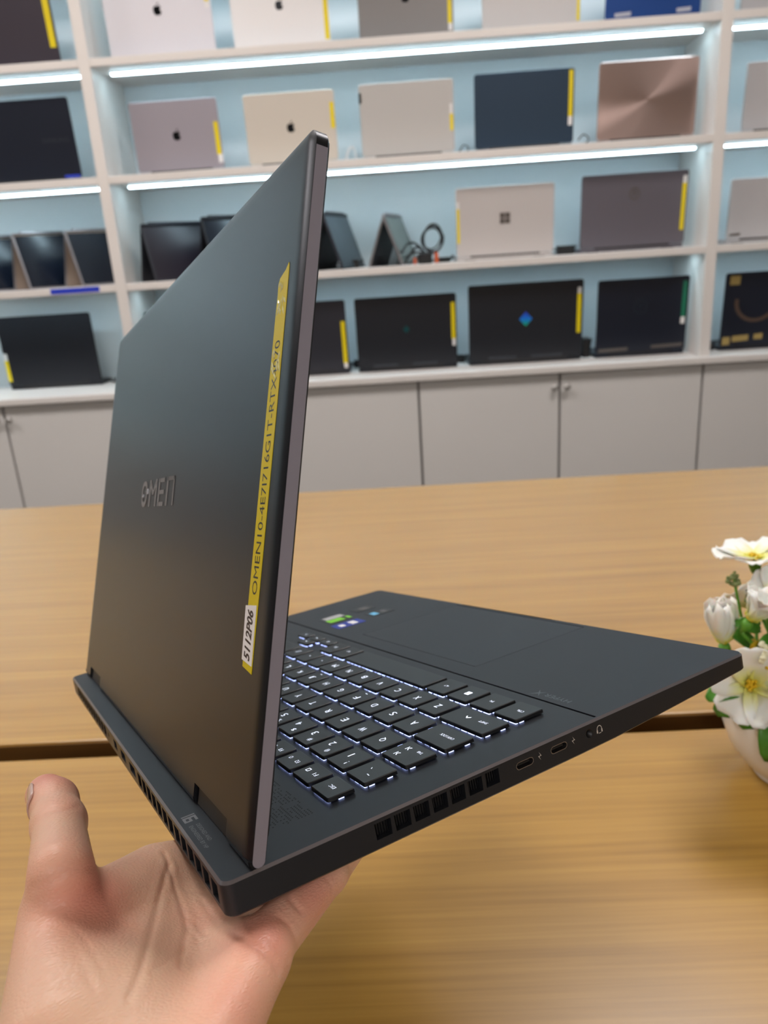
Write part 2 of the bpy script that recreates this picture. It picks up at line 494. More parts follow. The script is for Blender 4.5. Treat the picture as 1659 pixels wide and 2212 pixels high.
shelf_laptop(-.071, .230, 1, .21, LM['space_grey'], 'dark grey laptop on top shelf with apple mark cut by photo edge', ('apple', .5, .56, .034, M['logo_dark']), [(.94, .98, .16, .9, YT), (.945, .985, .06, .16, WT)], group=G)
shelf_laptop(.320, .629, 1, .215, LM['light_grey'], 'plain light grey laptop between dark grey and blue ones on top shelf', None, [(.965, .995, .06, .9, YT)], group=G)
shelf_laptop(.708, 1.006, 1, .21, LM['blue'], 'deep blue laptop with pale lettering near its lower edge', None, (), group=G, marks=[([(.1, .06), (.27, .07), (.27, .13), (.1, .12)], M['pale_print']), ([(.75, .07), (.9, .08), (.9, .14), (.75, .13)], M['pale_print'])])
shelf_laptop(1.132, 1.42, 1, .2, LM['pale'], 'pale grey laptop corner at the top right of the photo', None, (), group=G)
shelf_laptop(-1.396, -1.039, 2, .256, LM['black_blue'], 'wide blue-black laptop with maker name on second shelf at left photo edge', ('text:SAMSUNG', .82, .48, .014, M['logo_faint']), [(.84, .99, .0, .035, M['blue_print'])], group=G)
shelf_laptop(-.843, -.552, 2, .223, LM['mauve'], 'small mauve-silver laptop with apple mark, leftmost on second shelf of middle bay', ('apple', .5, .5, .036, M['logo_dark']), [(.935, .985, .19, .66, YT), (.945, .995, .07, .19, WT)], group=G)
shelf_laptop(-.466, -.167, 2, .222, LM['gold'], 'pale gold laptop with black apple mark behind lid tip of held laptop', ('apple', .5, .5, .036, M['logo_dark']), [(.945, .99, .45, .82, YT)], group=G)
shelf_laptop(-.086, .222, 2, .228, LM['warm_grey'], 'warm light grey laptop with small dark mark at its upper left corner', None, [(.955, .99, .29, .52, YT), (.955, .985, .52, .66, WT)], group=G, marks=[([(.0, .74), (.025, .74), (.025, .88), (.0, .88)], M['logo_dark'])])
shelf_laptop(.289, .613, 2, .233, LM['navy'], 'dark navy laptop with yellow tape down its right side, on second shelf', None, [(.945, .985, .36, .97, YT), (.945, .985, .24, .36, WT)], group=G)
shelf_laptop(.691, 1.010, 2, .240, LM['rose'], 'rose gold laptop with spun metal lid showing crossing bright streaks', None, (), group=G)
shelf_laptop(1.164, 1.459, 2, .212, LM['pale'], 'pale grey laptop on second shelf at the right photo edge', None, (), group=G)
shelf_laptop(.218, .551, 3, .235, LM['platinum'], 'platinum grey laptop with dark four-square mark on third shelf', ('squares', .5, .53, .034, M['logo_grey']), [(.008, .036, .2, .7, YT), (.008, .034, .7, .8, WT)], group=G)
shelf_laptop(.642, .997, 3, .246, LM['plum_grey'], 'wide plum-grey laptop with round emblem and yellow tape at right', ('ring', .5, .72, .032, M['logo_grey']), [(.948, .985, .18, .82, YT), (.95, .985, .82, .92, WT)], group=G)
shelf_laptop(1.141, 1.472, 3, .206, LM['pale'], 'pale grey laptop on third shelf at the right photo edge', None, (), group=G, marks=[([(.03, .05), (.14, .06), (.14, .1), (.03, .09)], M['logo_grey'])])
shelf_laptop(-1.49, -1.135, 4, .270, LM['black'], 'black laptop with rounded lid on worktop at left photo edge', None, [(.0, .04, .07, .38, YT), (.0, .04, .38, .48, WT)], Y=2.90, tilt=2, group=G)
shelf_laptop(-.90, -.585, 4, .262, LM['black'], 'black laptop on worktop almost wholly hidden behind the held laptop lid', None, (), group=G)
shelf_laptop(-.545, -.183, 4, .262, LM['charcoal'], 'charcoal laptop on worktop half hidden by right edge of held laptop lid', None, [(.945, .985, .1, .7, YT), (.95, .985, .03, .1, WT)], group=G)
shelf_laptop(-.150, .209, 4, .262, LM['black'], 'black laptop with faint teal diamond mark on worktop', ('gem', .5, .53, .022, M['logo_teal']), [(.948, .985, .36, .87, YT), (.955, .985, .26, .36, WT)], group=G, marks=[([(.15, .015), (.4, .015), (.4, .045), (.15, .045)], M['logo_faint']), ([(.55, .015), (.8, .015), (.8, .045), (.55, .045)], M['logo_faint'])])
shelf_laptop(.252, .655, 4, .281, LM['black'], 'widest black laptop with glossy blue-green diamond mark on worktop', ('gem', .5, .53, .042, M['gem']), [(.948, .982, .31, .82, YT), (.95, .98, .82, .9, WT)], group=G, marks=[([(.17, .02), (.42, .02), (.42, .05), (.17, .05)], M['logo_faint']), ([(.55, .02), (.83, .02), (.83, .05), (.55, .05)], M['logo_faint'])])
shelf_laptop(.705, 1.022, 4, .270, LM['black_blue'], 'blue-black laptop with green tape beside the right shelf post', ('ring', .48, .62, .045, mat('faint_emblem', (30, 40, 52), rough=.3, metal=.3)), [(.93, .975, .45, .93, M['green_tape']), (.93, .975, .36, .45, WT)], group=G, marks=[([(.03, .02), (.36, .03), (.36, .075), (.03, .065)], M['logo_grey']), ([(.62, .04), (.97, .05), (.97, .095), (.62, .085)], M['logo_grey'])])
def arc_marks():
    out = []
    n = 14
    for k in range(n):
        a0, a1 = math.radians(170 + 210 * k / n), math.radians(170 + 210 * (k + 1) / n)
        ro, ri = .2, .165
        out.append(([(.3 + ri * math.cos(a0), .6 + ri * 1.4 * math.sin(a0)), (.3 + ro * math.cos(a0), .6 + ro * 1.4 * math.sin(a0)), (.3 + ro * math.cos(a1), .6 + ro * 1.4 * math.sin(a1)), (.3 + ri * math.cos(a1), .6 + ri * 1.4 * math.sin(a1))], M['brown_print']))
    return out
shelf_laptop(1.146, 1.527, 4, .268, LM['black_blue'], 'blue-black laptop with gold block print and brown loop at right photo edge', None, (), group=G,
             marks=arc_marks() + [([(.04, .84), (.13, .84), (.13, .96), (.04, .96)], M['gold_print']), ([(.02, .02), (.09, .02), (.09, .13), (.02, .13)], M['gold_print']), ([(.11, .06), (.26, .07), (.26, .15), (.11, .14)], M['gold_print']), ([(.31, .08), (.39, .08), (.39, .16), (.31, .15)], M['gold_print'])])

# tent-folded 2-in-1 laptops
def tent(x, y, th, b, h, ln, outer, inner, edge, label):
    t = empty('convertible_laptop', (x, y, ROWZ[3]), label, 'laptop', 'tent-folded laptops on the third shelf')
    a = math.radians(th)
    r = Vector((math.cos(a), math.sin(a), 0)); n = Vector((math.sin(a), -math.cos(a), 0)); up = Vector((0, 0, 1))
    for s, nm in ((1, 'screen_half'), (-1, 'keyboard_half')):
        foot = n * (s * b / 2); dn = (up * h - foot)
        L = dn.length; dn = dn / L
        pn = r.cross(dn) * (1 if s < 0 else -1)
        if pn.dot(n) * s < 0: pn = -pn
        g = MB()
        g.prism(rrect(0, ln, 0, L, .008, 3), lambda p, q: tuple(foot + r * p[0] + dn * p[1] + pn * q), -.007, 0, .001)
        part = g.build(nm, edge, t)
        g = MB(); g.prism(rrect(.007, ln - .007, .007, L - .007, .004, 2), lambda p, q: tuple(foot + r * p[0] + dn * p[1] + pn * q), -.0002, .0006)
        g.build('glass' if s > 0 else 'key_deck', outer, part)
        g = MB(); g.prism(rrect(.006, ln - .006, .006, L - .006, .004, 2), lambda p, q: tuple(foot + r * p[0] + dn * p[1] + pn * q), -.0076, -.0068)
        g.build('cover', inner, part)
    g = MB(); g.tube([tuple(up * h + r * .03), tuple(up * h + r * (ln - .03))], .004, 8); g.build('hinge', edge, t)
    return t
tan = mat('tan_shell', (176, 160, 146), rough=.5, metal=.3)
silv = mat('silver_edge', (150, 146, 148), rough=.35, metal=.7)
gscr = mat('slate_screen', (16, 24, 38), rough=.22)
blk = LM['black']
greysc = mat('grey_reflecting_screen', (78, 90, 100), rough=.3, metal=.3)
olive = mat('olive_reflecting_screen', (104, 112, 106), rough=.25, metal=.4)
TZ = 1.3686 - ROWZ[3]
tent(-1.480, 2.755, 50, .125, .186, .29, gscr, tan, silv, 'tent-folded laptop with tan inside cut by the left photo edge')
tent(-1.300, 2.755, 50, .125, .188, .29, gscr, tan, silv, 'tent-folded laptop with tan inside, second from the left photo edge')
tent(-1.117, 2.755, 50, .125, .186, .27, gscr, tan, silv, 'tent-folded laptop with tan inside beside the left shelf post')
tent(-.853, 2.755, 44, .11, .190, .29, mat('plum_glass', (34, 30, 40), rough=.3), blk, LM['charcoal'], 'tent-folded dark plum laptop, first right of the left shelf post')
tent(-.646, 2.755, 44, .11, .199, .29, gscr, blk, blk, 'tent-folded black laptop partly hidden behind held laptop lid')
tent(-.232, 2.75, 74, .12, .187, .24, greysc, blk, LM['charcoal'], 'tent-folded laptop with slate grey panel just right of held laptop lid')
tent(-.030, 2.755, 75, .128, .170, .24, olive, blk, silv, 'tent-folded laptop with silver edge beside the cable bundle')

# cables, plugs and chargers
M['cable'] = mat('black_cable', (14, 15, 17), rough=.5)
M['orange'] = mat('orange_plug', (190, 84, 40), rough=.5)
def cable(pts, r, label, name='cable', m=None, n=6, group=None):
    # Catmull-Rom through the points
    P = [Vector(p) for p in pts]; out = []
    for i in range(len(P) - 1):
        p0, p1, p2, p3 = P[max(i - 1, 0)], P[i], P[i + 1], P[min(i + 2, len(P) - 1)]
        for k in range(n):
            t = k / n
            out.append(.5 * ((2 * p1) + (-p0 + p2) * t + (2 * p0 - 5 * p1 + 4 * p2 - p3) * t * t + (-p0 + 3 * p1 - 3 * p2 + p3) * t ** 3))
    out.append(P[-1])
    o = P[0]
    b = MB(); b.tube([p - o for p in out], r, 6)
    ob = b.build(name, m or M['cable'], None, smooth=True); ob.location = o
    return tag(ob, label, 'cable', group)
z3 = ROWZ[3]
coil = empty('cable_bundle', (.10, 2.80, z3), 'bundle of coiled black cables with orange plugs on the third shelf', 'cables')
def local_tube(name, pts, r, m, par, n=7):
    P = [Vector(p) for p in pts]; out = []
    for i in range(len(P) - 1):
        p0, p1, p2, p3 = P[max(i - 1, 0)], P[i], P[i + 1], P[min(i + 2, len(P) - 1)]
        for k in range(n):
            t = k / n
            out.append(.5 * ((2 * p1) + (-p0 + p2) * t + (2 * p0 - 5 * p1 + 4 * p2 - p3) * t * t + (-p0 + 3 * p1 - 3 * p2 + p3) * t ** 3))
    out.append(P[-1])
    b = MB(); b.tube(out, r, 6); return b.build(name, m, par, smooth=True)
for k in range(6):
    rx, rz = .03 + .009 * random.random(), .038 + .014 * random.random(); cy = -.03 + .012 * k; cx = .03 + .008 * random.random(); cz = .075 + .012 * random.random(); tl = random.uniform(-.5, .5)
    pts = [(cx + rx * math.cos(a) * math.cos(tl) - rz * math.sin(a) * math.sin(tl), cy + .006 * math.sin(2 * a), cz + rx * math.cos(a) * math.sin(tl) + rz * math.sin(a) * math.cos(tl)) for a in [2 * math.pi * q / 12 for q in range(13)]]
    local_tube('cable_loop', pts, .0028, M['cable'], coil)
local_tube('cable_tie', [(.0, -.03, .0365), (.02, -.045, .03), (.03, -.01, .03), (.02, .03, .035)], .006, M['cable'], coil)
for q, (px, pz) in enumerate(((-.035, .045), (-.06, .06), (-.02, .02), (-.05, .03))):
    local_tube('cable_end', [(.01, -.02, .035), (px * .5, -.05, pz + .01), (px, -.04 + .02 * q, pz), (px - .03, -.02, .004)], .0035, M['cable'], coil)
b = MB(); b.prism(rrect(-.018, .03, -.05, .0, .006, 3), lambda p, s: (p[0], p[1], s), 0, .034, .003); b.build('adapter', M['black_plastic'], coil)
b = MB(); b.prism(rrect(.038, .052, -.04, -.02, .004, 3), lambda p, s: (p[0], p[1], s), .0, .036, .002); b.build('orange_plug', M['orange'], coil)
b = MB(); b.prism(rrect(-.034, -.024, -.05, -.03, .003, 3), lambda p, s: (p[0], p[1], s), .0, .022, .002); b.build('orange_plug', M['orange'], coil)
def charger(x, y, row, label, w=.05, d=.03, h=.028):
    t = empty('power_adapter', (x, y, ROWZ[row]), label, 'charger', 'laptop chargers on the shelves')
    b = MB(); b.prism(rrect(-w / 2, w / 2, -d / 2, d / 2, .006, 3), lambda p, s: (p[0], p[1], s), 0, h, .003); b.build('body', M['black_plastic'], t)
    local_tube('cord', [(-w / 2, 0, h / 2), (-w / 2 - .02, .01, h * .7), (-w / 2 - .03, .04, .006), (-w / 2 + .01, .06, .004)], .0025, M['cable'], t)
    local_tube('cord', [(w / 2, 0, h / 2), (w / 2 + .012, .015, h * .9), (w / 2 + .01, .05, .02), (w / 2, .07, .004)], .0025, M['cable'], t)
charger(-1.06, 2.90, 4, 'black charger on worktop right of the black rounded laptop', .04)
charger(-.165, 2.95, 4, 'black charger on worktop between charcoal and teal-marked laptops', .02)
charger(.23, 2.92, 4, 'black charger on worktop left of the widest black laptop', .03)
charger(.682, 2.86, 4, 'black charger on worktop between widest laptop and green-taped laptop', .03, .05, .07)
charger(1.12, 2.84, 4, 'black charger on worktop just right of the right shelf post', .04, .03, .03)
charger(.175, 2.86, 3, 'flat black charger on third shelf beside the platinum laptop', .05, .03, .018)
charger(.60, 2.84, 3, 'black charger on third shelf between platinum and plum-grey laptops', .06, .04, .03)
charger(-.16, 2.87, 3, 'dark charger between two tent-folded laptops right of the lid', .07, .04, .03)
cable([(.235, 2.82, ROWZ[2] + .004), (.25, 2.81, ROWZ[2] + .03), (.27, 2.83, ROWZ[2] + .025), (.262, 2.85, ROWZ[2] + .006), (.24, 2.86, ROWZ[2] + .003)], .002, 'thin dark cable curl between warm grey and navy laptops', group='loose cables on the shelves')
cable([(.63, 2.80, ROWZ[2] + .02), (.645, 2.79, ROWZ[2] + .035), (.665, 2.80, ROWZ[2] + .022), (.655, 2.82, ROWZ[2] + .004), (.68, 2.85, ROWZ[2] + .003)], .002, 'thin dark cable curl between navy and rose gold laptops', group='loose cables on the shelves')
cable([(-.145, 2.80, ROWZ[2] + .004), (-.13, 2.79, ROWZ[2] + .04), (-.115, 2.80, ROWZ[2] + .045), (-.11, 2.82, ROWZ[2] + .015), (-.13, 2.85, ROWZ[2] + .003)], .0028, 'white cable curl right of the pale gold laptop', m=M['white_tag'], group='loose cables on the shelves')
# blue sticker strip on shelf edge
b = MB(); b.box(-.085, .085, -.0006, 0, -.009, .009); b.box(.02, .075, -.0009, -.0005, -.004, .004)
o = b.build('edge_sticker', M['blue_print'], None); o.location = (-1.094, YF + .001, 1.1685)
tag(o, 'blue printed sticker strip on the front edge of third shelf at left', 'sticker')

# ------------------------------------------------------------------ flower pot
bowl_c = Vector((0.352, 0.615, 0.7305))
pot = empty('flower_pot', Vector((0, 0, 1.22)) + .96 * (bowl_c - Vector((0, 0, 1.22))), 'white ceramic bowl of artificial white flowers on near table at right', 'flower pot')
pot.scale = (.96, .96, .96)
M['ceramic'] = mat('white_ceramic', (232, 228, 222), rough=.28, coat=.3)
b = MB()
b.lathe([(.028, 0), (.036, .0005), (.0375, .003), (.0375, .006), (.048, .016), (.060, .034), (.0675, .055), (.0690, .070), (.0685, .078), (.0665, .081), (.0635, .079), (.0630, .072), (.061, .056), (.05, .03), (.03, .015)], seg=56)
o = b.build('bowl', M['ceramic'], pot, smooth=True)
b = MB(); b.lathe([(.0605, .0), (.0605, .006)], (0, 0, .056), 30); b.build('foam', mat('dark_moss', (60, 66, 30), rough=.9), pot)
def petal_mat():
    m = mat('white_petal', (240, 238, 226), rough=.5, sss=.25)
    N, L, bs = nodes(m)
    at = N.new('ShaderNodeAttribute'); at.attribute_name = 'tip'
    cr = N.new('ShaderNodeValToRGB'); e = cr.color_ramp.elements
    e[0].position = 0.0; e[0].color = (*lin((226, 220, 70)), 1); e[1].position = .55; e[1].color = (*lin((244, 243, 236)), 1)
    x = e.new(.22); x.color = (*lin((236, 234, 160)), 1)
    L.new(at.outputs['Fac'], cr.inputs[0]); L.new(cr.outputs[0], bs.inputs['Base Color'])
    return m
M['petal'] = petal_mat()
M['leaf'] = add_noise_variation(mat('green_leaf', (72, 138, 34), rough=.38), 60, .35, detail=2)
M['stem'] = mat('green_stem', (96, 158, 50), rough=.45)
M['stamen'] = mat('yellow_stamen', (228, 190, 30), rough=.5)
M['sprig'] = mat('grey_green_sprig', (128, 140, 88), rough=.7)
M['cream'] = mat('cream_bud', (238, 234, 200), rough=.6)

def petal_mesh(name, L, Wd, cup, curl, frill, m, nl=8, nw=6, notch=.0, point=0.0):
    vs = []; fs = []; tip = []
    for i in range(nl + 1):
        s = i / nl
        w = Wd * (math.sin(math.pi * min(s * .62 + .06, 1)) ** .8)
        if point: w *= (1 - point * s ** 3)
        if i == nl: w *= .62
        for j in range(nw + 1):
            u = 2 * j / nw - 1
            x = L * (s - notch * (1 - abs(u)) * s ** 4)
            z = cup * L * s * s - curl * L * max(0, s - .45) ** 2 * 3 + cup * .55 * Wd * u * u * (1 - .4 * s) + frill * Wd * math.sin(u * 7 + i) * s ** 3
            vs.append((x, w * u * .5 * 2 * .5, z)); tip.append(s)
    for i in range(nl):
        for j in range(nw):
            a = i * (nw + 1) + j
            fs.append((a, a + 1, a + nw + 2, a + nw + 1))
    me = bpy.data.meshes.new(name); me.from_pydata(vs, [], fs); me.materials.append(m); me.shade_smooth()
    at = me.attributes.new('tip', 'FLOAT', 'POINT'); at.data.foreach_set('value', tip)
    return me
PM = [petal_mesh('petal', .030, .030, .35, .30, .03, M['petal'], notch=.06), petal_mesh('petal', .030, .026, .55, .42, .04, M['petal']), petal_mesh('petal', .032, .024, .8, .1, .05, M['petal'], notch=.08)]
def solid(o, t):
    md = o.modifiers.new('thick', 'SOLIDIFY'); md.thickness = t; md.offset = 0
def frame_to(d, roll=0):
    return Vector(d).to_track_quat('Z', 'Y').to_matrix() @ Matrix.Rotation(roll, 3, 'Z')
def flower(p, d, n=5, kind=0, open_=62, sc=1.0, roll=0.0, centre=True):
    """p world position of flower heart, d axis direction"""
    base = Vector(p) - bowl_c
    R = frame_to(d, roll)
    # calyx is the root part of the flower
    c = MB(); c.lathe([(.0012, -.012), (.0035, -.008), (.005, -.003), (.0045, 0), (.002, .0015)], seg=10)
    f = c.build('flower', M['stem'], pot, smooth=True)
    f.matrix_local = Matrix.Translation(base) @ R.to_4x4() @ Matrix.Scale(sc, 4)
    for k in range(n):
        o = link('petal', PM[kind], f); solid(o, .0005)
        a = 2 * math.pi * k / n + random.uniform(-.12, .12)
        el = math.radians(90 - open_ + random.uniform(-8, 8))
        o.matrix_local = Matrix.Rotation(a, 4, 'Z') @ Matrix.Rotation(-el, 4, 'Y') @ Matrix.Translation((.001, 0, 0)) @ Matrix.Scale(random.uniform(.92, 1.08), 4)
    if centre:
        s = MB()
        for k in range(9):
            a = 2.4 * k; r = .0013 * math.sqrt(k)
            s.ball((r * math.cos(a), r * math.sin(a), .004 + .003 * random.random()), .0016, 6, 4)
        s.build('stamen', M['stamen'], f, smooth=True)
    return base
def stem(p0, p1, r=.0016, m=None, bend=.01):
    a, c = Vector(p0), Vector(p1); mid = (a + c) / 2 + Vector((random.uniform(-bend, bend), random.uniform(-bend, bend), bend))
    return local_tube('stem', [a, mid, c], r, m or M['stem'], pot)
heart = Vector((0, 0, .07))
FL = [((.318, .660, .929), (-.12, .10, .98), 6, 0, 78, 1.15, .3), ((.289, .600, .899), (.35, -.25, .9), 5, 1, 42, 1.0, .5), ((.279, .620, .866), (-.2, -.1, 1), 6, 2, 46, 1.1, 0),
      ((.2835, .575, .8535), (-.30, -.86, .35), 5, 0, 70, 1.22, .35), ((.325, .62, .905), (-.1, -.4, .9), 5, 0, 62, 1.1, .2), ((.315, .555, .848), (.15, -.9, .3), 5, 1, 66, 1.05, .9),
      ((.345, .575, .905), (.1, -.5, .8), 6, 0, 66, 1.1, .1), ((.37, .62, .935), (.2, -.1, .95), 5, 0, 70, 1.1, .6), ((.40, .60, .885), (.6, -.5, .6), 5, 1, 60, 1.1, .2), ((.36, .555, .865), (.3, -.8, .4), 5, 0, 66, 1.1, .5), ((.40, .67, .90), (.5, .4, .7), 6, 0, 66, 1.1, .4), ((.33, .68, .87), (-.3, .6, .7), 5, 0, 66, 1.1, .4)]
for (p, d, n, kd, op, sc, rl) in FL:
    q = flower(p, d, n, kd, op, sc, rl)
    dn = Vector(d).normalized()
    stem(heart + Vector((q.x * .4, q.y * .4, 0)), q - dn * .012 * sc)
def bud_cluster(p, r, n, m, name='bud_cluster', sz=.0024):
    s = MB(); base = Vector(p) - bowl_c
    for k in range(n):
        v = Vector((random.gauss(0, 1), random.gauss(0, 1), random.gauss(0, 1))).normalized() * r * random.uniform(.4, 1)
        s.ball(tuple(base + v), sz * random.uniform(.6, 1.2), 6, 4)
    s.build(name, m, pot, smooth=True)
    stem(heart + Vector((base.x * .4, base.y * .4, 0)), base, .0013)
bud_cluster((.2915, .64, .921), .007, 26, M['sprig'], 'sprig', .0022)
bud_cluster((.3045, .63, .9065), .009, 24, M['sprig'], 'sprig', .0022)
bud_cluster((.302, .615, .905), .005, 14, M['cream'])
bud_cluster((.290, .568, .886), .009, 36, M['cream'])
bud_cluster((.294, .570, .877), .007, 22, M['stamen'])
bud_cluster((.36, .60, .915), .009, 30, M['cream'])
LF = petal_mesh('leaf', .05, .030, .1, .35, .0, M['leaf'], 8, 6, 0, .55)
def leaf(p, d, nrm, sc=1.0):
    d = Vector(d).normalized(); n = Vector(nrm); y = n.cross(d).normalized(); n = d.cross(y)
    o = link('leaf', LF, pot); solid(o, .0006)
    mtx = Matrix((d, y, n)).transposed().to_4x4()
    o.matrix_local = Matrix.Translation(Vector(p) - bowl_c) @ mtx @ Matrix.Scale(sc, 4)
leaf((.312, .600, .838), (-.75, -.05, -.42), (-.3, -.7, .6), 1.05)
leaf((.315, .590, .828), (-.65, -.3, -.30), (-.2, -.8, .6), .8)
leaf((.300, .565, .838), (-.15, -.45, -.75), (-.1, -.9, .5), .95)
leaf((.305, .560, .832), (.1, -.5, -.6), (.1, -.9, .4), .9)
leaf((.285, .585, .845), (-.8, -.35, .1), (0, -.4, .9), .8)
leaf((.335, .555, .85), (.2, -.8, -.5), (0, -.6, .8), 1.0)
leaf((.37, .56, .85), (.5, -.7, -.3), (0, -.4, .9), 1.1)
leaf((.40, .60, .85), (.9, -.2, -.2), (0, -.2, .9), 1.1)
leaf((.33, .60, .89), (-.3, -.5, .6), (-.3, -.7, .5), .8)
leaf((.36, .66, .90), (.2, .6, .5), (0, -.4, .9), 1.0)
for (px_, py_, pz_, dx_, dy_, dz_, sc_) in ((.318, .60, .872, -.5, -.5, .5, .7), (.325, .575, .875, .1, -.7, .6, .7), (.305, .61, .885, -.7, -.2, .4, .55), (.345, .60, .885, .3, -.5, .7, .8), (.33, .63, .90, -.2, .1, .9, .7), (.31, .62, .86, -.6, .1, .5, .6)):
    leaf((px_, py_, pz_), (dx_, dy_, dz_), (0, -.6, .7), sc_)
bud_cluster((.312, .585, .885), .008, 24, M['cream'])
bud_cluster((.322, .60, .895), .007, 20, M['sprig'], 'sprig', .0022)
bud_cluster((.299, .60, .875), .006, 16, M['stamen'])
stem(Vector((.285, .545, .866)) - bowl_c, Vector((.34, .57, .858)) - bowl_c, .0016, None, .001)

# ------------------------------------------------------------------ the held laptop (local axes: x left->right of its user, y toward its rear, z up; deck at z=0)
LW, LD = .3634, .2612
LAP_R = Matrix(((-0.513071, -0.850485, -0.115907), (0.819333, -0.525513, 0.229194), (-0.255837, 0.022627, 0.966455)))
LAP_T = Vector((-0.064934, 0.188586, 1.22 - 0.184243))
lap = empty('gaming_laptop', (0, 0, 0), 'large dark grey gaming laptop with yellow tape label held open on a hand', 'laptop')
lap.matrix_world = Matrix.Translation(LAP_T) @ LAP_R.to_4x4()
def shell_mat(name, col, rough, metal, spec=.5):
    m = mat(name, col, rough=rough, metal=metal, spec=spec)
    N, L, b = nodes(m)
    tc = N.new('ShaderNodeTexCoord'); nz = N.new('ShaderNodeTexNoise'); nz.inputs['Scale'].default_value = 5000; nz.inputs['Detail'].default_value = 1
    bp = N.new('ShaderNodeBump'); bp.inputs['Strength'].default_value = .06; bp.inputs['Distance'].default_value = .00004
    L.new(tc.outputs['Object'], nz.inputs['Vector']); L.new(nz.outputs[0], bp.inputs['Height']); L.new(bp.outputs[0], b.inputs['Normal'])
    return m
M['shell'] = shell_mat('anodised_shell', (42, 45, 50), .42, .5)
M['shell_lid'] = shell_mat('anodised_lid', (44, 46, 50), .34, .85)
M['edge'] = shell_mat('lit_lid_side', (140, 136, 146), .5, .25)  # lid side tone with reflected light mixed into the colour
M['hinge'] = mat('hinge_plastic', (22, 22, 23), rough=.55)
M['keycap'] = mat('black_keycap', (21, 23, 26), rough=.36, spec=.55)
M['legend'] = mat('key_legend', (235, 240, 250), emit=(225, 234, 255), estr=1.6, rough=.5)
M['backlight'] = mat('key_backlight', (190, 205, 255), emit=(178, 194, 255), estr=4.0)
M['print_grey'] = mat('grey_print', (104, 106, 110), rough=.5)
M['print_dim'] = mat('dim_print', (92, 96, 102), rough=.35, metal=.4)
M['print_lite'] = mat('light_print', (196, 190, 180), rough=.5)
M['gloss_logo'] = mat('mirror_logo', (128, 126, 128), rough=.10, metal=1.0)
M['steel'] = mat('port_steel', (150, 146, 146), rough=.25, metal=.95)
mm = .001
for k_ in ('legend', 'backlight'): M[k_].cycles.emission_sampling = 'NONE'

def zb(y):                                   # lower edge of the side wall (y in m, negative to the front)
    d = -y
    return -.0120 if d < .165 else -.0120 + .0042 * ((d - .165) / (LD - .165)) ** 1.15
out = rrect(0, LW, -LD, 0, [.005, .005, .004, .004], 6)
# extra points along the sides so that the taper follows
def densify(pts, step=.02):
    r = []
    for i, p in enumerate(pts):
        q = pts[(i + 1) % len(pts)]; d = math.hypot(q[0] - p[0], q[1] - p[1]); n = max(1, int(d / step))
        for k in range(n): r.append((p[0] + (q[0] - p[0]) * k / n, p[1] + (q[1] - p[1]) * k / n))
    return r
out = densify(out)
b = MB()
i7 = inset(out, .0009)
i10 = [(LW / 2 + (p[0] - LW / 2) * (1 - .022 / LW), -LD / 2 + (p[1] + LD / 2) * (1 - .022 / LD)) for p in out]
i5 = inset(out, .0008)
b.loops([[(p[0], p[1], 0) for p in i7], [(p[0], p[1], -.0009) for p in out],
         [(p[0], p[1], zb(p[1]) + .0008) for p in out], [(p[0], p[1], zb(p[1])) for p in i5], [(p[0], p[1], zb(p[1]) - .0040) for p in i10]])
base = b.build('base', M['shell'], lap)
smooth_angle(base.data, 40)

# polished chamfer running round the deck edge, its highlight put into pale metal
g = MB(); ia, ib = inset(out, .00088), inset(out, -.00003)
ia2 = inset(out, .0008)
g.loops([[(p[0], p[1], .00003) for p in ia], [(p[0], p[1], -.00088) for p in ib], [(p[0], p[1], -.0010) for p in ia2]], cap=False)
g.build('chamfer', shell_mat('polished_chamfer_highlight', (128, 124, 128), .3, .8), lap)

# openings cut into the base
cut = MB()
def side_poly(pts, depth):       # outline in (y,z) on the left wall
    cut.prism([(p[0] * mm, p[1] * mm) for p in pts], lambda p, s: (s, p[0], p[1]), -.002, depth)
def back_poly(pts, depth):       # outline in (x,z) on the rear wall
    cut.prism([(p[0] * mm, p[1] * mm) for p in pts], lambda p, s: (p[0], -s, p[1]), -.002, depth)
side_vents = []
for k in range(7):
    y0 = -55.0 - 8.08 * k; zt = -2.3 + .05 * k; zl = -8.2 + .1 * k
    side_vents.append((y0, zt, zl)); side_poly([(y0 - 6.5, zl), (y0 - .2, zl), (y0, zt), (y0 - 6.7, zt)], .004)
def stadium(cy, cz, w, h, n=6):
    r = h / 2; o_ = []
    for k in range(n + 1):
        a = math.radians(-90 + 180 * k / n); o_.append((cy + w / 2 - r + r * math.cos(a), cz + r * math.sin(a)))
    for k in range(n + 1):
        a = math.radians(90 + 180 * k / n); o_.append((cy - w / 2 + r + r * math.cos(a), cz + r * math.sin(a)))
    return o_
USBC = [(-123.0, -5.0), (-140.8, -4.9)]
for (cy, cz) in USBC: side_poly(stadium(cy, cz, 9.0, 3.2), .005)
JACK = (-157.4, -4.7)
side_poly([(JACK[0] + 1.95 * math.cos(2 * math.pi * k / 16), JACK[1] + 1.95 * math.sin(2 * math.pi * k / 16)) for k in range(16)], .006)
rear_slots = []
for k in range(13):
    x0 = 7.5 + 9.9 * k
    rear_slots.append(x0); back_poly([(x0, -9.6), (x0 + 7.4, -9.6), (x0 + 6.2, -2.6), (x0 - 1.2, -2.6)], .004)
REAR_PORTS = [(139.5, 13.5), (164.0, 12.0), (187.5, 9.0)]
for (x0, w_) in REAR_PORTS: back_poly([(x0, -8.2), (x0 + w_, -8.2), (x0 + w_, -3.2), (x0, -3.2)], .005)
rear_slots2 = [222 + 9.9 * k for k in range(12)]
for x0 in rear_slots2: back_poly([(x0, -9.0), (x0 + 7.4, -9.0), (x0 + 6.2, -2.6), (x0 - 1.2, -2.6)], .004)
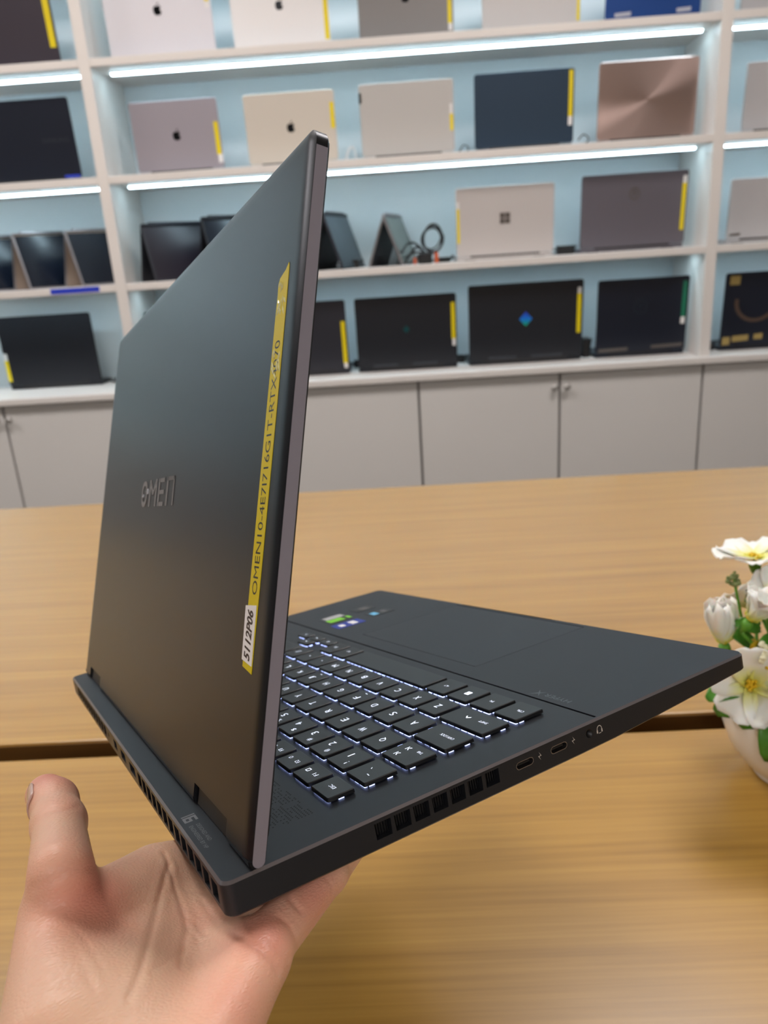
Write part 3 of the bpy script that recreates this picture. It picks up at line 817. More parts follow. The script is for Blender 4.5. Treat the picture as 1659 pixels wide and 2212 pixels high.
back_poly([(212, -6.8), (214.5, -6.8), (214.5, -4.2), (212, -4.2)], .003)
# groove between keyboard deck and palm rest, touchpad seam and the finger notch in the front edge
cut.box(.0018, LW - .0018, -.1642, -.1630, -.0012, .002)
TP = (.1040, .2355, -.2565, -.1765)
for (xa, xb, ya, yb) in ((TP[0], TP[1], TP[2] - .0007, TP[2]), (TP[0], TP[1], TP[3], TP[3] + .00025), (TP[0] - .00012, TP[0], TP[2] - .0003, TP[3] + .00025), (TP[1], TP[1] + .0003, TP[2] - .0006, TP[3] + .00025)):
    cut.box(xa, xb, ya, yb, -.0008, .002)
cut.prism([(.128, -LD - .003), (.240, -LD - .003), (.232, -LD + .0022), (.137, -LD + .0022)], lambda p, s: (p[0], p[1], s), -.0034, .002)
cme = cut.mesh('cutter'); fix_normals(cme)
co = link('cutter', cme, None); co.matrix_world = lap.matrix_world.copy()
base.matrix_world = lap.matrix_world.copy()
md = base.modifiers.new('cut', 'BOOLEAN'); md.operation = 'DIFFERENCE'; md.object = co; md.solver = 'EXACT'; md.use_self = True
bpy.context.view_layer.update()
dg = bpy.context.evaluated_depsgraph_get()
new = bpy.data.meshes.new_from_object(base.evaluated_get(dg))
base.modifiers.clear(); base.data = new; smooth_angle(new, 40)
base.matrix_world = Matrix.Identity(4); base.parent = lap; base.matrix_parent_inverse = Matrix.Identity(4); base.matrix_basis = Matrix.Identity(4)
bpy.data.objects.remove(co)

for (y0, zt, zl) in side_vents:
    g = MB(); g.box(.0034, .0038, (y0 - 6.6) * mm, y0 * mm, zl * mm, zt * mm)
    v = g.build('side_vent', M['void'], lap)
    g = MB()
    for q in range(6):
        yy = (y0 - .8 - 1.05 * q) * mm
        g.box(.0026, .0035, yy - .00014, yy + .00014, (zl + .1) * mm, (zt - .1) * mm)
    g.build('fin', M['black_plastic'], v)
for xs, nm in ((rear_slots, 'rear_vent'), (rear_slots2, 'rear_vent')):
    for x0 in xs:
        g = MB(); g.prism([((x0) * mm, -.0095), ((x0 + 7.3) * mm, -.0095), ((x0 + 6.2) * mm, -.0027), ((x0 - 1.1) * mm, -.0027)], lambda p, s: (p[0], -s, p[1]), .0034, .0038)
        g.build(nm, M['void'], lap)
for (x0, w_) in REAR_PORTS:
    g = MB(); g.box((x0 + .1) * mm, (x0 + w_ - .1) * mm, -.0048, -.0042, -.0081, -.0033)
    p_ = g.build('rear_port', M['void'], lap)
    g = MB(); g.box((x0 + 1) * mm, (x0 + w_ - 1) * mm, -.0044, -.0016, -.0062, -.0050); g.build('tongue', M['black_plastic'], p_)
for (cy, cz) in USBC:
    g = MB()
    so, si = stadium(cy, cz, 9.0, 3.2), stadium(cy, cz, 8.3, 2.5)
    g.loops([[(.0001, p[0] * mm, p[1] * mm) for p in so], [(.0001, p[0] * mm, p[1] * mm) for p in si], [(.0046, p[0] * mm, p[1] * mm) for p in si]], cap=False)
    r_ = g.build('usb_port', M['steel'], lap)
    g = MB(); g.prism([(p[0] * mm, p[1] * mm) for p in si], lambda p, s: (s, p[0], p[1]), .0044, .0048); g.build('port_floor', M['void'], r_)
    g = MB(); g.box(.0012, .0046, (cy - 3.0) * mm, (cy + 3.0) * mm, (cz - .35) * mm, (cz + .35) * mm); g.build('tongue', M['black_plastic'], r_)
g = MB()
ring = lambda r, x: [(x, (JACK[0] + r * math.cos(2 * math.pi * k / 20)) * mm, (JACK[1] + r * math.sin(2 * math.pi * k / 20)) * mm) for k in range(20)]
g.loops([ring(1.95, .0001), ring(1.7, .0001), ring(1.55, .0055)], cap=False)
j_ = g.build('headphone_jack', M['black_plastic'], lap, smooth=True)
g = MB(); g.loops([ring(1.6, .0052), ring(1.6, .0056)]); g.build('jack_floor', M['void'], j_)
# small marks printed on the left wall: two bolts and a headset
def side_print(name, polys):
    g = MB()
    for pl in polys: add_poly(g, pl, lambda p: (-.00005, p[0] * mm, p[1] * mm))
    g.build(name, M['print_lite'], lap, fix=False)
for cy, cz in ((-130.6, -4.6), (-148.6, -4.5)):
    side_print('charging_mark', [[(cy + .3, cz + 1.7), (cy - .9, cz - .1), (cy - .1, cz - .1), (cy + .0, cz + .25), (cy - .35, cz + .25)], [(cy - .3, cz - 1.7), (cy + .9, cz + .1), (cy + .1, cz + .1), (cy + .0, cz - .25), (cy + .35, cz - .25)]])
hp_ = []
for k in range(10):
    a0, a1 = math.radians(-20 + 220 * k / 10), math.radians(-20 + 220 * (k + 1) / 10)
    hp_.append([(-163.2 + 1.1 * math.cos(a0), -4.7 + 1.35 * math.sin(a0)), (-163.2 + 1.45 * math.cos(a0), -4.7 + 1.7 * math.sin(a0)), (-163.2 + 1.45 * math.cos(a1), -4.7 + 1.7 * math.sin(a1)), (-163.2 + 1.1 * math.cos(a1), -4.7 + 1.35 * math.sin(a1))])
for sx in (-1, 1): hp_.append([(-163.2 + sx * 1.3 - .35, -6.2), (-163.2 + sx * 1.3 + .35, -6.2), (-163.2 + sx * 1.3 + .35, -4.9), (-163.2 + sx * 1.3 - .35, -4.9)])
hp_.append([(-163.9, -6.5), (-162.6, -6.5), (-162.6, -6.2), (-163.9, -6.2)])
side_print('headset_mark', hp_)

# palm-rest plate details
g = MB(); g.prism(rrect(TP[0], TP[1], TP[2], TP[3], .002, 3), lambda p, s: (p[0], p[1], s), -.0006, .00004)
g.build('touchpad', shell_mat('touchpad_glass', (43, 46, 51), .40, .52), lap)
g = MB(); add_text(g, 'HYPER', (.0310, -.1692, .00006), (1, 0, 0), (0, 1, 0), .0030, .0165)
for (a0, b0, a1, b1, w_) in ((.0402, -.1718, .0475, -.1655, .0011), (.0406, -.1662, .0462, -.1722, .0009)):
    d_ = Vector((a1 - a0, b1 - b0, 0)); n_ = Vector((-d_.y, d_.x, 0)).normalized() * w_ / 2; A = Vector((a0, b0, .00006)); B = Vector((a1, b1, .00006))
    g.add([A, A + d_ * .5 + n_, B, A + d_ * .5 - n_], [(0, 3, 2, 1)])
g.build('palm_logo', M['print_dim'], lap, fix=False)
def sticker(x0, x1, y0, y1, m, marks=()):
    g = MB(); g.prism(rrect(x0 * mm, x1 * mm, y0 * mm, y1 * mm, .0008, 2), lambda p, s: (p[0], p[1], s), 0.00002, .00016)
    st = g.build('sticker', m, lap)
    for k_, (a, b_, c, d, m2) in enumerate(marks):
        g = MB(); g.box(a * mm, b_ * mm, c * mm, d * mm, .00016, .00022); g.build('sticker_print', m2, st)
green = mat('sticker_green', (118, 196, 30), rough=.4); blue = mat('sticker_blue', (30, 50, 150), rough=.35); grey_s = mat('sticker_grey', (170, 170, 170), rough=.4); cyan = mat('sticker_cyan', (110, 190, 230), rough=.4); ink = mat('sticker_black', (14, 14, 16), rough=.35)
sticker(293, 316, -199, -178, ink, [(293.5, 304, -192, -179, green), (305, 315, -197, -181, grey_s), (294, 303, -198, -195, green)])
sticker(269, 285, -197, -174, blue, [(272, 282, -192, -187, M['white_tag']), (273, 280, -182, -178, M['white_tag'])])
sticker(303, 318, -224, -207, ink, [(305, 315, -220, -213, M['logo_grey'])])
sticker(276, 291, -226, -207, ink, [(279, 288, -214, -209, cyan), (280, 288, -222, -218, M['logo_grey'])])
# speaker perforations behind the keyboard
g = MB(); rnd = random.Random(3)
for ix in range(246):
    x = 21.5 + 1.3 * ix
    for iy in range(13):
        y = -25.0 - 1.35 * iy
        if rnd.random() < .30 or (ix // 3 + iy // 4) % 5 == 0 and rnd.random() < .8: continue
        r = .36
        add_poly(g, [(x + r * math.cos(a), y + r * math.sin(a)) for a in [math.pi * q / 3 for q in range(6)]], lambda p: (p[0] * mm, p[1] * mm, .00004))
o = g.build('speaker_perforation', M['void'], lap, fix=False); o['kind'] = 'stuff'
# print on the rear ledge, read from behind
g = MB()
rt, up = (-1, 0, 0), (0, -1, 0)
def ledge_box(xa, xb, ya, yb): g.add([(xa * mm, ya * mm, .00005), (xb * mm, ya * mm, .00005), (xb * mm, yb * mm, .00005), (xa * mm, yb * mm, .00005)], [(0, 1, 2, 3)])
ledge_box(58.6, 59.6, -7.6, -2.4)
ledge_box(56.4, 57.9, -7.6, -2.4); ledge_box(53.2, 56.4, -7.6, -6.6); ledge_box(53.2, 56.4, -5.5, -4.5); ledge_box(53.2, 56.4, -3.4, -2.4); ledge_box(53.2, 54.4, -4.5, -3.4)
add_text(g, 'DESIGNED AND', (.0410, -.0062, .00005), rt, up, .0015, .0165)
add_text(g, 'ENGINEERED BY HP', (.0388, -.0036, .00005), rt, up, .0015, .0215)
g.build('ledge_print', M['print_grey'], lap, fix=False)

# keyboard ---------------------------------------------------------------
key_cache = {}
def key_mesh(w, d):
    k = (round(w, 2), round(d, 2))
    if k in key_cache: return key_cache[k]
    g = MB(); o0 = rrect(0, w * mm, -d * mm, 0, .0010, 3)
    g.loops([[(p[0], p[1], .0007) for p in o0], [(p[0], p[1], .0020) for p in inset(o0, .0001)], [(p[0], p[1], .0023) for p in inset(o0, .0004)]])
    me = g.mesh('key', M['keycap']); fix_normals(me); smooth_angle(me, 30)
    h_ = MB(); rk = random.Random(int(w * 37 + d * 11))
    # light guide pads under the rear edge of the cap: a few bright patches, some along the left edge
    n_ = max(2, int(w / 5))
    for q in range(n_):
        xa = (.9 + (w - 1.8) * (q + .5) / n_) * mm; wl = (w / n_) * rk.uniform(.22, .42) * mm
        yr = -.00035 - .0004 * rk.random()
        h_.box(xa - wl, xa + wl, yr - .0012, yr, .00002, .00045)
    for q in range(3):
        ya = -(1.5 + (d - 3) * (q + .5) / 3) * mm
        if rk.random() < .6: h_.box(.0007, .0015, ya - .0011, ya + .0011, .00002, .0004)
    me2 = h_.mesh('key_backlight', M['backlight']); fix_normals(me2)
    key_cache[k] = (me, me2)
    return key_cache[k]
def key(x, y, w, d, marks=()):
    me, me2 = key_mesh(w, d)
    o = link('key', me, lap); o.location = (x * mm, y * mm, 0)
    link('backlight', me2, o)
    if marks:
        g = MB()
        for (s, u, v, h, wd_) in marks:      # u,v fraction of key from its front left corner (v up to the rear)
            c = (u * w * mm, (-d + v * d) * mm, .00234)
            if callable(s): s(g, c, h * mm)
            else: add_text(g, s, c, (1, 0, 0), (0, 1, 0), h * mm, wd_ * mm if wd_ else None, bold=-.012)
        g.build('legend', M['legend'], o, fix=False)
def L1(s): return [(s, .5, .5, 3.5 if s not in ",.;'" else 1.2, 2.9 if s not in "IMW,.;'[]" else (3.7 if s in 'MW' else .7))]
def small(s, w): return [(s, .5, .45, 1.6, w)]
def ring_mark(g, c, h):
    for k in range(8):
        a = 2 * math.pi * k / 8
        p, q = Vector((math.cos(a), math.sin(a), 0)), Vector((-math.sin(a), math.cos(a), 0)); C = Vector(c)
        g.add([C + p * h * .25 + q * h * .05, C + p * h * .25 - q * h * .05, C + p * h * .5 - q * h * .05, C + p * h * .5 + q * h * .05], [(0, 1, 2, 3)])
def square_mark(g, c, h):
    x, y, z = c; s, t_ = h * .5, h * .36
    for (a, b_, cc, d) in ((-s, s, t_, s), (-s, s, -s, -t_), (-s, -t_, -t_, t_), (t_, s, -t_, t_)):
        g.add([(x + a, y + cc, z), (x + b_, y + cc, z), (x + b_, y + d, z), (x + a, y + d, z)], [(0, 1, 2, 3)])
def win_mark(g, c, h):
    x, y, z = c; q = h * .46
    for sx in (-1, 1):
        for sy in (-1, 1):
            cx, cy = x + sx * h * .27, y + sy * h * .27; r = h * .23
            g.add([(cx - r, cy - r, z), (cx + r, cy - r, z), (cx + r, cy + r, z), (cx - r, cy + r, z)], [(0, 1, 2, 3)])
def chevron(dx, dy):
    def f(g, c, h):
        C = Vector(c); d = Vector((dx, dy, 0)); n = Vector((-dy, dx, 0)); t_ = h * .16
        for s in (-1, 1):
            A = C + d * h * .3; B = C - d * h * .3 + n * s * h * .5
            g.add([A, A - d * t_ * 1.6, B - d * t_ * .8, B + d * t_ * .8], [(0, 1, 2, 3)])
    return f
def tab_mark(g, c, h):
    x, y, z = c
    chevron(1, 0)(g, (x - h * .1, y, z), h * .9)
    g.add([(x + h * .3, y - h * .5, z), (x + h * .42, y - h * .5, z), (x + h * .42, y + h * .5, z), (x + h * .3, y + h * .5, z)], [(0, 1, 2, 3)])
X0, PX, KW = 22.2, 18.7, 15.9
Y0, D0 = -48.2, 11.8
fk = [('F1', square_mark), ('F2', ring_mark), ('F3', ring_mark)] + [('F%d' % k, None) for k in range(4, 13)] + [('', None)] * 4
key(X0, Y0, KW, D0, [('ESC', .5, .5, 1.6, 4.2)])
for k, (s, ic) in enumerate(fk):
    mk = []
    if s: mk.append((s, .32 if ic else .5, .5, 1.9, 2.6 if len(s) == 2 else 3.4))
    if ic: mk.append((ic, .75, .5, 2.2, 0))
    key(X0 + PX * (k + 1), Y0, KW, D0, mk)
Y1, DK = -63.8, 15.2
nums = [('`', '~'), ('1', '!'), ('2', '@'), ('3', '#'), ('4', '$'), ('5', '%'), ('6', '^'), ('7', '&'), ('8', '*'), ('9', '('), ('0', ')'), ('-', '_'), ('=', '+')]
for k, (a, s) in enumerate(nums):
    if k == 0: mk = [('`', .62, .42, .9, .9), ('~', .36, .68, .6, 2.0)]
    else: mk = [(a, .62, .40, 3.4 if a not in '-=' else .9, 2.5 if a != '1' else .6), (s, .3, .72, 2.6, 2.3 if s != '!' else .5)]
    key(X0 + PX * k, Y1, KW, DK, mk)
key(X0 + PX * 13, Y1, PX * 2.0 - 3.3, DK, small('BACKSPACE', 8))
key(X0 + PX * 15, Y1, KW, DK, small('INS', 3)); key(X0 + PX * 16, Y1, KW, DK, small('HOME', 4))
Y2 = -82.4
key(X0, Y2, 20.2, DK, [('TAB', .3, .3, 1.4, 3.4), (tab_mark, .68, .35, 2.6, 0), (tab_mark, .68, .72, 2.6, 0)])
for k, s in enumerate('QWERTYUIOP[]'): key(X0 + 23.5 + PX * k, Y2, KW, DK, L1(s))
key(X0 + 23.5 + PX * 12, Y2, PX * 14.75 - 23.5 - PX * 12 + 0, DK, [('\\', .5, .5, 3, 1.5)])
key(X0 + PX * 15, Y2, KW, DK, small('DEL', 3)); key(X0 + PX * 16, Y2, KW, DK, small('PGUP', 4))
Y3 = -101.0
key(X0, Y3, 24.7, DK, [('CAPS LOCK', .42, .45, 1.5, 9.5)])
for k, s in enumerate("ASDFGHJKL;'"):
    key(X0 + 28.0 + PX * k, Y3, KW, DK, L1(s) + ([('-', .5, .12, .3, 2.0)] if s in 'FJ' else []))
key(X0 + 28.0 + PX * 11, Y3, PX * 14.82 - 28.0 - PX * 11, DK, small('ENTER', 6))
key(X0 + PX * 15, Y3, KW, DK); key(X0 + PX * 16, Y3, KW, DK, small('PGDN', 4))
Y4 = -119.7
key(X0, Y4, 33.0, DK, [('SHIFT', .3, .45, 1.5, 5.4), (chevron(0, 1), .62, .5, 3.0, 0)])
for k, s in enumerate('ZXCVBNM,./'): key(X0 + 36.2 + PX * k, Y4, KW, DK, L1(s))
key(X0 + 36.2 + PX * 10, Y4, PX * 14.82 - 36.2 - PX * 10, DK, small('SHIFT', 5))
key(X0 + PX * 15, Y4, KW, DK); key(X0 + PX * 16, Y4, KW, DK, small('END', 3))
Y5, D5 = -137.9, 15.8
for k, mk in enumerate(([('CTRL', .4, .5, 1.5, 4.2)], [('FN', .5, .5, 1.5, 2.2)], [(win_mark, .5, .5, 3.2, 0)], [('ALT', .5, .5, 1.5, 3.0)])):
    key(X0 + PX * k, Y5, KW, D5, mk)
key(X0 + PX * 4, Y5, PX * 5 - 3.3, D5)
key(X0 + PX * 9, Y5, KW, D5, small('ALT', 3)); key(X0 + PX * 10, Y5, KW, D5, small('CTRL', 4))
key(X0 + PX * 11, Y5 - 8.2, KW, 7.6, [(chevron(-1, 0), .5, .5, 2.2, 0)])
key(X0 + PX * 12, Y5, KW, 7.4, [(chevron(0, 1), .5, .5, 2.2, 0)]); key(X0 + PX * 12, Y5 - 8.2, KW, 7.6, [(chevron(0, -1), .5, .5, 2.2, 0)])
key(X0 + PX * 13, Y5 - 8.2, KW, 7.6, [(chevron(1, 0), .5, .5, 2.2, 0)])

# lid ----------------------------------------------------------------------
LA = -.293; LYH, LZH = -.010039, .003086; LH = .2452; LT = .0060
sa, ca = math.sin(LA), math.cos(LA)
def LP(p, s):        # p=(x, height along lid), s outward offset (outer face at 0)
    return (p[0], LYH + sa * p[1] + ca * s, LZH + ca * p[1] - sa * s)
lx0, lx1 = .0009, LW - .0009
H1 = (.0252, .0672); H2 = (.2985, .3405); HN = .0056
ol = [(lx0, 0), (H1[0], 0), (H1[0], HN), (H1[1], HN), (H1[1], 0), (H2[0], 0), (H2[0], HN), (H2[1], HN), (H2[1], 0), (lx1, 0)]
for (cx, a0) in ((lx1 - .006, 0), (lx0 + .006, 90)):
    for k in range(7):
        a = math.radians(a0 + 15 * k); ol.append((cx + .006 * math.cos(a), LH - .006 + .006 * math.sin(a)))
def soft(p):          # outline of the flat field inside the gently rounded rim of the outer face
    x, h_ = p
    if x < lx0 + .006: x = lx0 + .0048 + (x - lx0) * .2
    if x > lx1 - .006: x = lx1 - .0048 - (lx1 - x) * .2
    if h_ > LH - .006: h_ = LH - .006 + (h_ - LH + .006) / 3
    return (x, h_)
def soft3(p):
    q = soft(p); return (min(max(q[0], lx0 + .0075), lx1 - .0075) if not (lx0 + .006 < p[0] < lx1 - .006) else q[0], min(q[1], LH - .0062) if q[1] > .02 else q[1])
def soft2(p):
    q = soft(p); return (p[0] * .55 + q[0] * .45, p[1] * .55 + q[1] * .45)
g = MB()
olin = inset(ol, .0005)
g.loops([[LP(p, -LT) for p in olin], [LP(p, -LT + .0005) for p in ol], [LP(p, -.0012) for p in ol], [LP(soft2(p), -.0003) for p in ol], [LP(soft(p), 0) for p in ol], [LP(soft3(p), 0) for p in ol]])
for (xa, xb) in ((lx0, H1[0]), (H1[1], H2[0]), (H2[1], lx1)):     # rounded lower rim of the lid
    rings = []
    for (x, r) in ((xa, .0026), (xa + .0006, .0030), (xb - .0006, .0030), (xb, .0026)):
        rings.append([LP((x, -r * math.sin(math.pi * q / 10)), -.0030 + r * math.cos(math.pi * q / 10)) for q in range(11)])
    g.loops(rings)
lid = g.build('lid', M['shell_lid'], lap); smooth_angle(lid.data, 28)
# reflected light painted on the lid's side walls: thin pale bands on both ends and the top
for (xa, xb) in ((lx0 - .00005, lx0 + .0004), (lx1 - .0004, lx1 + .00005)):
    g = MB(); g.prism([(-.00345 - .00215 * math.cos(math.pi * q / 10), -.0022 * math.sin(math.pi * q / 10)) for q in range(11)] + [(-.0013, LH - .007), (-.0056, LH - .007)], lambda p, s: LP((s, p[1]), p[0]), xa, xb); 
    g.build('lid_side_sheen', M['edge'], lap)
g = MB(); g.prism(rrect(lx0 + .0012, lx1 - .0012, .004, LH - .0012, .005, 4), LP, -LT - .0006, -LT + .0001); g.build('bezel', M['black_plastic'], lap)
g = MB(); g.prism(rrect(lx0 + .006, lx1 - .006, .022, LH - .008, .001, 2), LP, -LT - .0008, -LT - .0004); g.build('screen', M['scr'], lap)
for (xa, xb) in (H1, H2):
    g = MB(); g.prism([(xa + .0008, -.0026), (xb - .0012, -.0026), (xb - .0012, HN - .0007), (xa + .0008, HN - .0007)], LP, -.0052, -.0016, .0004)
    g.build('hinge_cover', M['hinge'], lap)
# name mark: O M E and an open-legged N, mirror finish
def seg(g, a, b_, w_):
    A, B = Vector(a), Vector(b_); d = (B - A).normalized(); n = Vector((-d.y, d.x)) * w_ / 2
    pts = [A - n, B - n, B + n, A + n]
    g.prism([(p.x, p.y) for p in pts], lambda p, s: LP((p[0] * mm, p[1] * mm), s), -.0001, .00022)
g = MB()
lt, lb = 132.3, 117.4; sx = lambda u: 222.5 - u          # reading direction runs to smaller x seen from behind
ow = 15.0
def oval(cx, cy, rx, ry, w_, n=20):
    for k in range(n):
        a0, a1 = 2 * math.pi * k / n, 2 * math.pi * (k + 1) / n
        f = lambda a, r: (cx + (rx - r) * (abs(math.cos(a)) ** .8) * math.copysign(1, math.cos(a)), cy + (ry - r * .9) * (abs(math.sin(a)) ** .8) * math.copysign(1, math.sin(a)))
        pts = [f(a0, w_), f(a0, 0), f(a1, 0), f(a1, w_)]
        g.prism(pts, lambda p, s: LP((p[0] * mm, p[1] * mm), s), -.0001, .00022)
oval(sx(7), (lt + lb) / 2, 7.2, 7.45, 3.0)
sw = 3.3
seg(g, (sx(21.5), lb), (sx(21.5), lt), sw); seg(g, (sx(36.0), lb), (sx(36.0), lt), sw)
seg(g, (sx(22.0), lt - 1.3), (sx(28.7), lt - 8.0), 2.8); seg(g, (sx(35.5), lt - 1.3), (sx(28.7), lt - 8.0), 2.8)
seg(g, (sx(43.0), lb), (sx(43.0), lt), sw)
for yy in (lt - 1.1, (lt + lb) / 2, lb + 1.1): seg(g, (sx(43.0), yy), (sx(54.5), yy), 2.2)
seg(g, (sx(61.5), lb), (sx(61.5), lt), sw); seg(g, (sx(74.5), lb), (sx(74.5), lt), 2.4); seg(g, (sx(60), lt - 1.0), (sx(75.6), lt - 1.0), 2.0)
g.build('name_mark', M['gloss_logo'], lap)
# yellow tape with print, torn upper end, white hand-written tag
def tape_mat():
    m = mat('glossy_yellow_tape', (210, 190, 0), rough=.45, spec=.3)
    N, L, b_ = nodes(m)
    tc = N.new('ShaderNodeTexCoord'); nz = N.new('ShaderNodeTexNoise'); nz.inputs['Scale'].default_value = 260; nz.inputs['Detail'].default_value = 2
    bp = N.new('ShaderNodeBump'); bp.inputs['Strength'].default_value = .12; bp.inputs['Distance'].default_value = .0004
    L.new(tc.outputs['Object'], nz.inputs['Vector']); L.new(nz.outputs[0], bp.inputs['Height']); L.new(bp.outputs[0], b_.inputs['Normal'])
    return m
M['tape'] = tape_mat()
g = MB(); tp = [(13.6, 57.6), (23.3, 58.9), (22.9, 100), (22.4, 150), (21.9, 185), (21.6, 190.5), (21.9, 194.6), (20.6, 196.8), (17.6, 197.9), (15.6, 198.6), (13.2, 200.6), (12.7, 199.4), (12.4, 185), (12.4, 150), (13.0, 100)]
g.prism([(p[0] * mm, p[1] * mm) for p in reversed(tp)], LP, .00002, .00018)
tape = g.build('yellow_tape', M['tape'], lap)
g = MB()
# the slanted print line follows the tape, which leans slightly toward the edge
ax0, ax1 = Vector((17.9, 84.3)), Vector((17.2, 173.6))
dv = (ax1 - ax0); Ln = dv.length; dvn = dv / Ln
rt3 = Vector(LP((dvn.x, dvn.y), 0)) - Vector(LP((0, 0), 0)); up3 = Vector(LP((dvn.y, -dvn.x), 0)) - Vector(LP((0, 0), 0))
cen = (ax0 + ax1) / 2
add_text(g, 'OMEN10-4E7I716G1T-RTX4070', LP((cen.x * mm, cen.y * mm), .00022), rt3, up3, .0048, Ln * mm)
g.build('lettering', mat('tape_ink', (26, 24, 14), rough=.4), tape, fix=False)
g = MB(); crn = random.Random(5)
def wrinkle(cx, cy, L_, ang, w_):
    A = Vector((cx, cy)); d = Vector((math.cos(ang), math.sin(ang))) * L_ / 2; n = Vector((-d.y, d.x)).normalized() * w_ / 2
    pts = [A - d, A - d * .3 - n, A + d, A - d * .1 + n]
    vs = [LP((p.x * mm, p.y * mm), .0002) for p in pts] + [LP((A.x * mm, A.y * mm), .00055)]
    g.add(vs, [(0, 1, 4), (1, 2, 4), (2, 3, 4), (3, 0, 4)])
for k in range(14): wrinkle(crn.uniform(14, 20.5), crn.uniform(184, 196), crn.uniform(2, 5), crn.uniform(.8, 2.3), crn.uniform(.8, 1.6))
for k in range(14): wrinkle(crn.uniform(13.6, 20.8), crn.uniform(157, 170), crn.uniform(2, 5), crn.uniform(.8, 2.3), crn.uniform(.8, 1.6))
g.build('glinting_crumple', mat('crumple_glint', (222, 218, 160), rough=.12, coat=.8), tape)  # raised tape wrinkles, their glints painted in as a pale colour
g = MB(); wt = [(14.0, 60.2), (24.2, 61.2), (25.0, 80.0), (14.4, 80.9)]
g.prism([(p[0] * mm, p[1] * mm) for p in reversed(wt)], LP, .0002, .00036)
wtag = g.build('white_tag', mat('tag_paper', (232, 230, 230), rough=.5), lap)
wtag['label'] = 'white paper tag with handwritten code'
g = MB(); add_text(g, '5112P06', LP((.0193, .0702), .0004), Vector(LP((0, 1), 0)) - Vector(LP((0, 0), 0)), Vector(LP((1, 0), 0)) - Vector(LP((0, 0), 0)), .0062, .0175, shear=.3, bold=.03)
g.build('handwriting', mat('marker_ink', (34, 18, 14), rough=.5), wtag, fix=False)

# ------------------------------------------------------------------ the hand under the laptop (laptop local axes, millimetres)
def smin(a, b_, k):
    h = np.clip(.5 + .5 * (b_ - a) / k, 0, 1)
    return b_ + (a - b_) * h - k * h * (1 - h)
def cone(P, a, b_, ra, rb, flat=None):
    a = np.array(a, float); b_ = np.array(b_, float)
    d = b_ - a
    t = np.clip(((P - a) @ d) / (d @ d), 0, 1)
    q = P - a - t[..., None] * d
    return np.sqrt((q * q).sum(-1)) - (ra + (rb - ra) * t)
HAND_PALM = [((-29.4, 39.6, -48.0), (74.5, -3.4, -29.5), 14.7, 11.1), ((-28.2, 35.4, -48.2), (50.8, -8.6, -36.1), 14.4, 10.7), ((-29.9, 30.8, -47.3), (29.5, -7.9, -35.2), 12.7, 9.2), ((-25.3, 29.4, -45.3), (11.6, -5.0, -30.4), 11.2, 7.3), ((-22.4, 17.9, -30.9), (-0.3, -8.5, -27.9), 8.3, 9.0), ((0.8, 52.8, -22.7), (37.5, 47.5, -5.1), 16.5, 10.1), ((-20.0, 42.0, -34.0), (5.8, 40.7, -24.2), 17.0, 15.8), ((2.0, 34.0, -28.0), (43.7, 20.3, -24.9), 15.0, 10.0), ((44.2, 33.1, -8.9), (71.6, 5.3, -22.8), 6.0, 8.1), ((33.6, 37.9, -8.6), (62.3, 11.1, -19.8), 6.7, 9.3)]
HAND_ARM = [((-170.0, 120.0, -96.0), (-36.0, 32.0, -52.0), 33.0, 22.0), ((-170.0, 112.0, -100.0), (-44.0, 24.0, -53.0), 33.0, 20.0)]
THUMB = [((35.7, 41.8, 8.6), (71.7, 38.3, 10.1), 10.3, 8.9), ((71.7, 38.3, 10.1), (86.8, 38.0, 13.1), 8.9, 8.2), ((86.8, 38.0, 13.1), (96.9, 39.5, 13.5), 8.2, 7.9)]
FINGERS = [[((74, -6, -31), (95, -46, -26.5), 10.5, 8.8), ((95, -46, -26.5), (108, -70, -25.5), 8.8, 8.0), ((108, -70, -25.5), (117, -90, -25), 8.0, 6.6)],
           [((50, -11, -34), (74, -55, -26.5), 10.8, 9.0), ((74, -55, -26.5), (88, -82, -25.5), 9.0, 8.2), ((88, -82, -25.5), (98, -103, -25), 8.2, 6.8)],
           [((25, -15, -33), (50, -56, -26.5), 10.5, 8.8), ((50, -56, -26.5), (64, -81, -25.5), 8.8, 8.0), ((64, -81, -25.5), (73, -99, -25), 8.0, 6.6)],
           [((6.3, -12.5, -27.9), (22.6, -43.0, -24.7), 9.4, 7.4), ((22.6, -43.0, -24.7), (34.3, -61.8, -22.8), 7.4, 6.2), ((34.3, -61.8, -22.8), (34.4, -77.0, -23.9), 6.2, 6.0)]]
def hand_sdf(P):
    d = None
    for (a, b_, ra, rb) in HAND_PALM:
        c = cone(P, a, b_, ra, rb); d = c if d is None else smin(d, c, 13.0)
    for (a, b_, ra, rb) in HAND_ARM:
        d = smin(d, cone(P, a, b_, ra, rb), 14.0)
    t = None
    for (a, b_, ra, rb) in THUMB:
        c = cone(P, a, b_, ra, rb); t = c if t is None else smin(t, c, 5.0)
    d = smin(d, t, 8.0)
    for F in FINGERS:
        f = None
        for (a, b_, ra, rb) in F:
            c = cone(P, a, b_, ra, rb); f = c if f is None else smin(f, c, 2.0)
        d = smin(d, f, 3.0)
    return d
